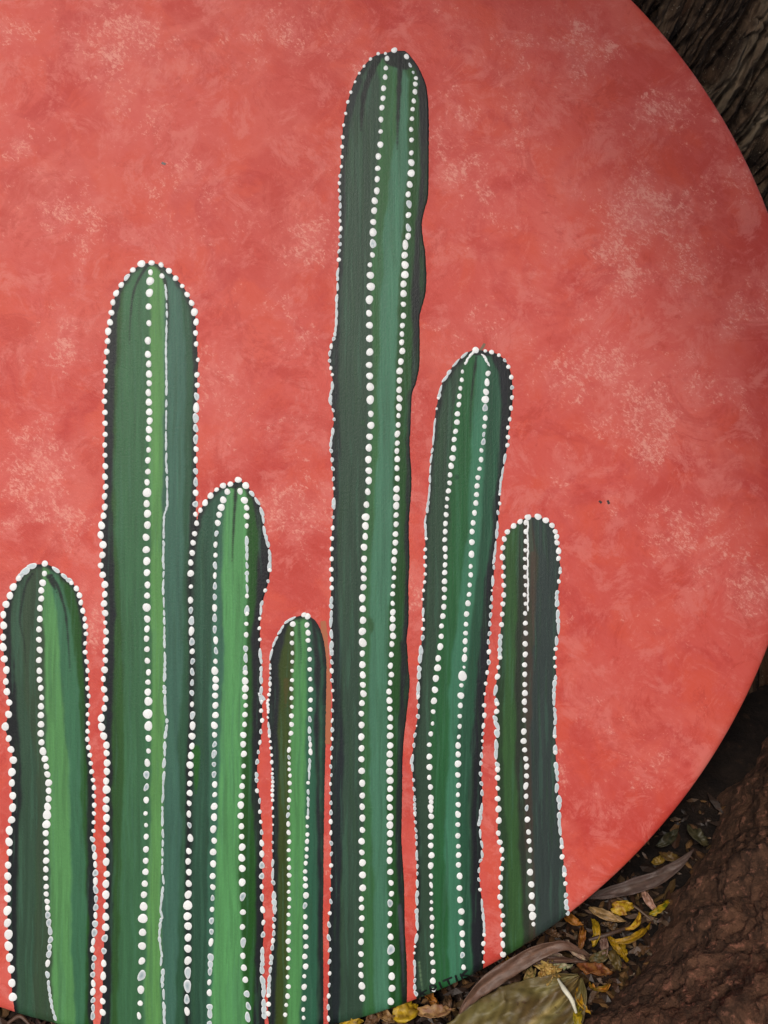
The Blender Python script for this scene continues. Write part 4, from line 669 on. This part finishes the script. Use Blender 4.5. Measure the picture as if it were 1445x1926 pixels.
# loose chips, seed husks and crumbs: nobody could count them
def litter():
    V, F, C = [], [], []; rg = random.Random(5)
    pal = [(70, 46, 32), (94, 66, 42), (50, 34, 24), (120, 88, 54), (44, 30, 22), (80, 60, 34), (98, 76, 60)]
    def chip(x, y, z, s):
        b = len(V); L_, W_ = s*rg.uniform(.7, 1.4), s*rg.uniform(.3, .6); e = Euler((rg.uniform(-.6, .6), rg.uniform(-.6, .6), rg.uniform(0, 6.3))).to_matrix()
        col = np_lin(rg.choice(pal))*rg.uniform(.6, 1.15); h = s*.25
        for (u, v, ww) in ((-1, 0, 0), (-.4, .8, h*.5), (.5, .7, h*.4), (1, 0, 0), (.4, -.8, h*.5), (-.5, -.7, h*.5), (0, 0, -h), (0, 0, -h-s*.12)):
            p = e @ Vector((u*L_*(1+rg.uniform(-.15, .15)), v*W_, -ww)); V.append((x+p.x, y+p.y, z+p.z+h)); C.append(col)
        for k in range(6): F.append((b+k, b+(k+1) % 6, b+6)); F.append((b+(k+1) % 6, b+k, b+7))
    for _ in range(2600):
        px = rg.uniform(-100, 1400); py = rg.uniform(1500, 2050)
        p = H_(px, py, 0)
        chip(p.x, p.y, float(gz(p.x, p.y))+rg.uniform(0, .003), rg.choice([.0010, .0014, .002, .003, .0042]))
    for _ in range(1300):
        px = rg.uniform(560, 1260); py = rg.uniform(1690, 1990); p = H_(px, py, 0)
        chip(p.x, p.y, float(gz(p.x, p.y))+rg.uniform(.001, .006), rg.choice([.0012, .0018, .0028, .0038]))
    o = mesh('leaf_litter', np.array(V), F, MLEAF, None, col=np.clip(np.array(C), 0, 1), smooth=False)
    return tag(o, 'brown chips, husks and crumbs scattered over the soil', 'leaf litter', kind='stuff')
litter()

# ------------------------------------------------------------------ unseen limbs and crown, added overhead to shade the board and dim the sky
def unseen_limb(name, pts, r0, r1):
    o = tube(name, pts, [r0, (r0+r1)/2, r1], (90, 74, 60), MBARK2, 20); o.parent = tree; return o
MBARK2 = mat_earth('limb_bark', lin(70, 56, 44), lin(104, 88, 72), lin(126, 110, 94), .3, .8)
def up(px, py, d): return MB @ Vector(loc(px, py, 0)) + sd*d
UNSEEN_LIMBS = [([(TX+.0, TY-.1, 1.15), (-.1, .25, 1.05), tuple(up(300, -480, .64)), tuple(up(930, -170, .60)), tuple(up(1350, 330, .59)), tuple(up(1600, 900, .60)), tuple(up(1800, 1500, .72))], .036, .028),  # low bough added out of view, aimed to cast soft shade across the board
         ([(TX, TY, 1.4), (-.3, .4, 2.0), (-.9, .1, 2.5)], .10, .04), ([(TX, TY, 1.4), (.5, .8, 2.1), (1.2, 1.0, 2.7)], .10, .04), ([(TX, TY, 1.4), (.2, .9, 2.2), (0, 1.4, 3.0)], .12, .04)]
for p, a, b in UNSEEN_LIMBS: unseen_limb('unseen_limb', [Vector(q) for q in p], a, b)
def unseen_crown():  # unseen foliage, put in partly to darken the skylight from above
    n = 9000; rg = np.random.default_rng(11); cen = []
    for _ in range(70):
        a = rg.uniform(0, 6.28); r = rg.uniform(.2, 1.9); cen.append((TX+r*math.cos(a), TY-.1+r*math.sin(a), 2.1+rg.uniform(0, 1.5)-.25*r))
    cen = np.array(cen); P = cen[rg.integers(0, 70, n)]+rg.normal(size=(n, 3))*(.22, .22, .14)
    A = rg.normal(size=(n, 3)); A /= np.linalg.norm(A, axis=1)[:, None]; B = np.cross(A, rg.normal(size=(n, 3))); B /= np.linalg.norm(B, axis=1)[:, None]
    l = rg.uniform(.05, .085, n)[:, None]; V = np.stack([P-A*l, P+B*l*.4, P+A*l, P-B*l*.4], 1).reshape(-1, 3)
    F = np.arange(n*4).reshape(n, 4)
    c = np_lin((74, 96, 48))*rg.uniform(.6, 1.2, (n, 1)); o = mesh('unseen_crown', V, F, MLEAF, tree, col=np.repeat(c, 4, 0)); tag(o, kind='stuff')
unseen_crown()
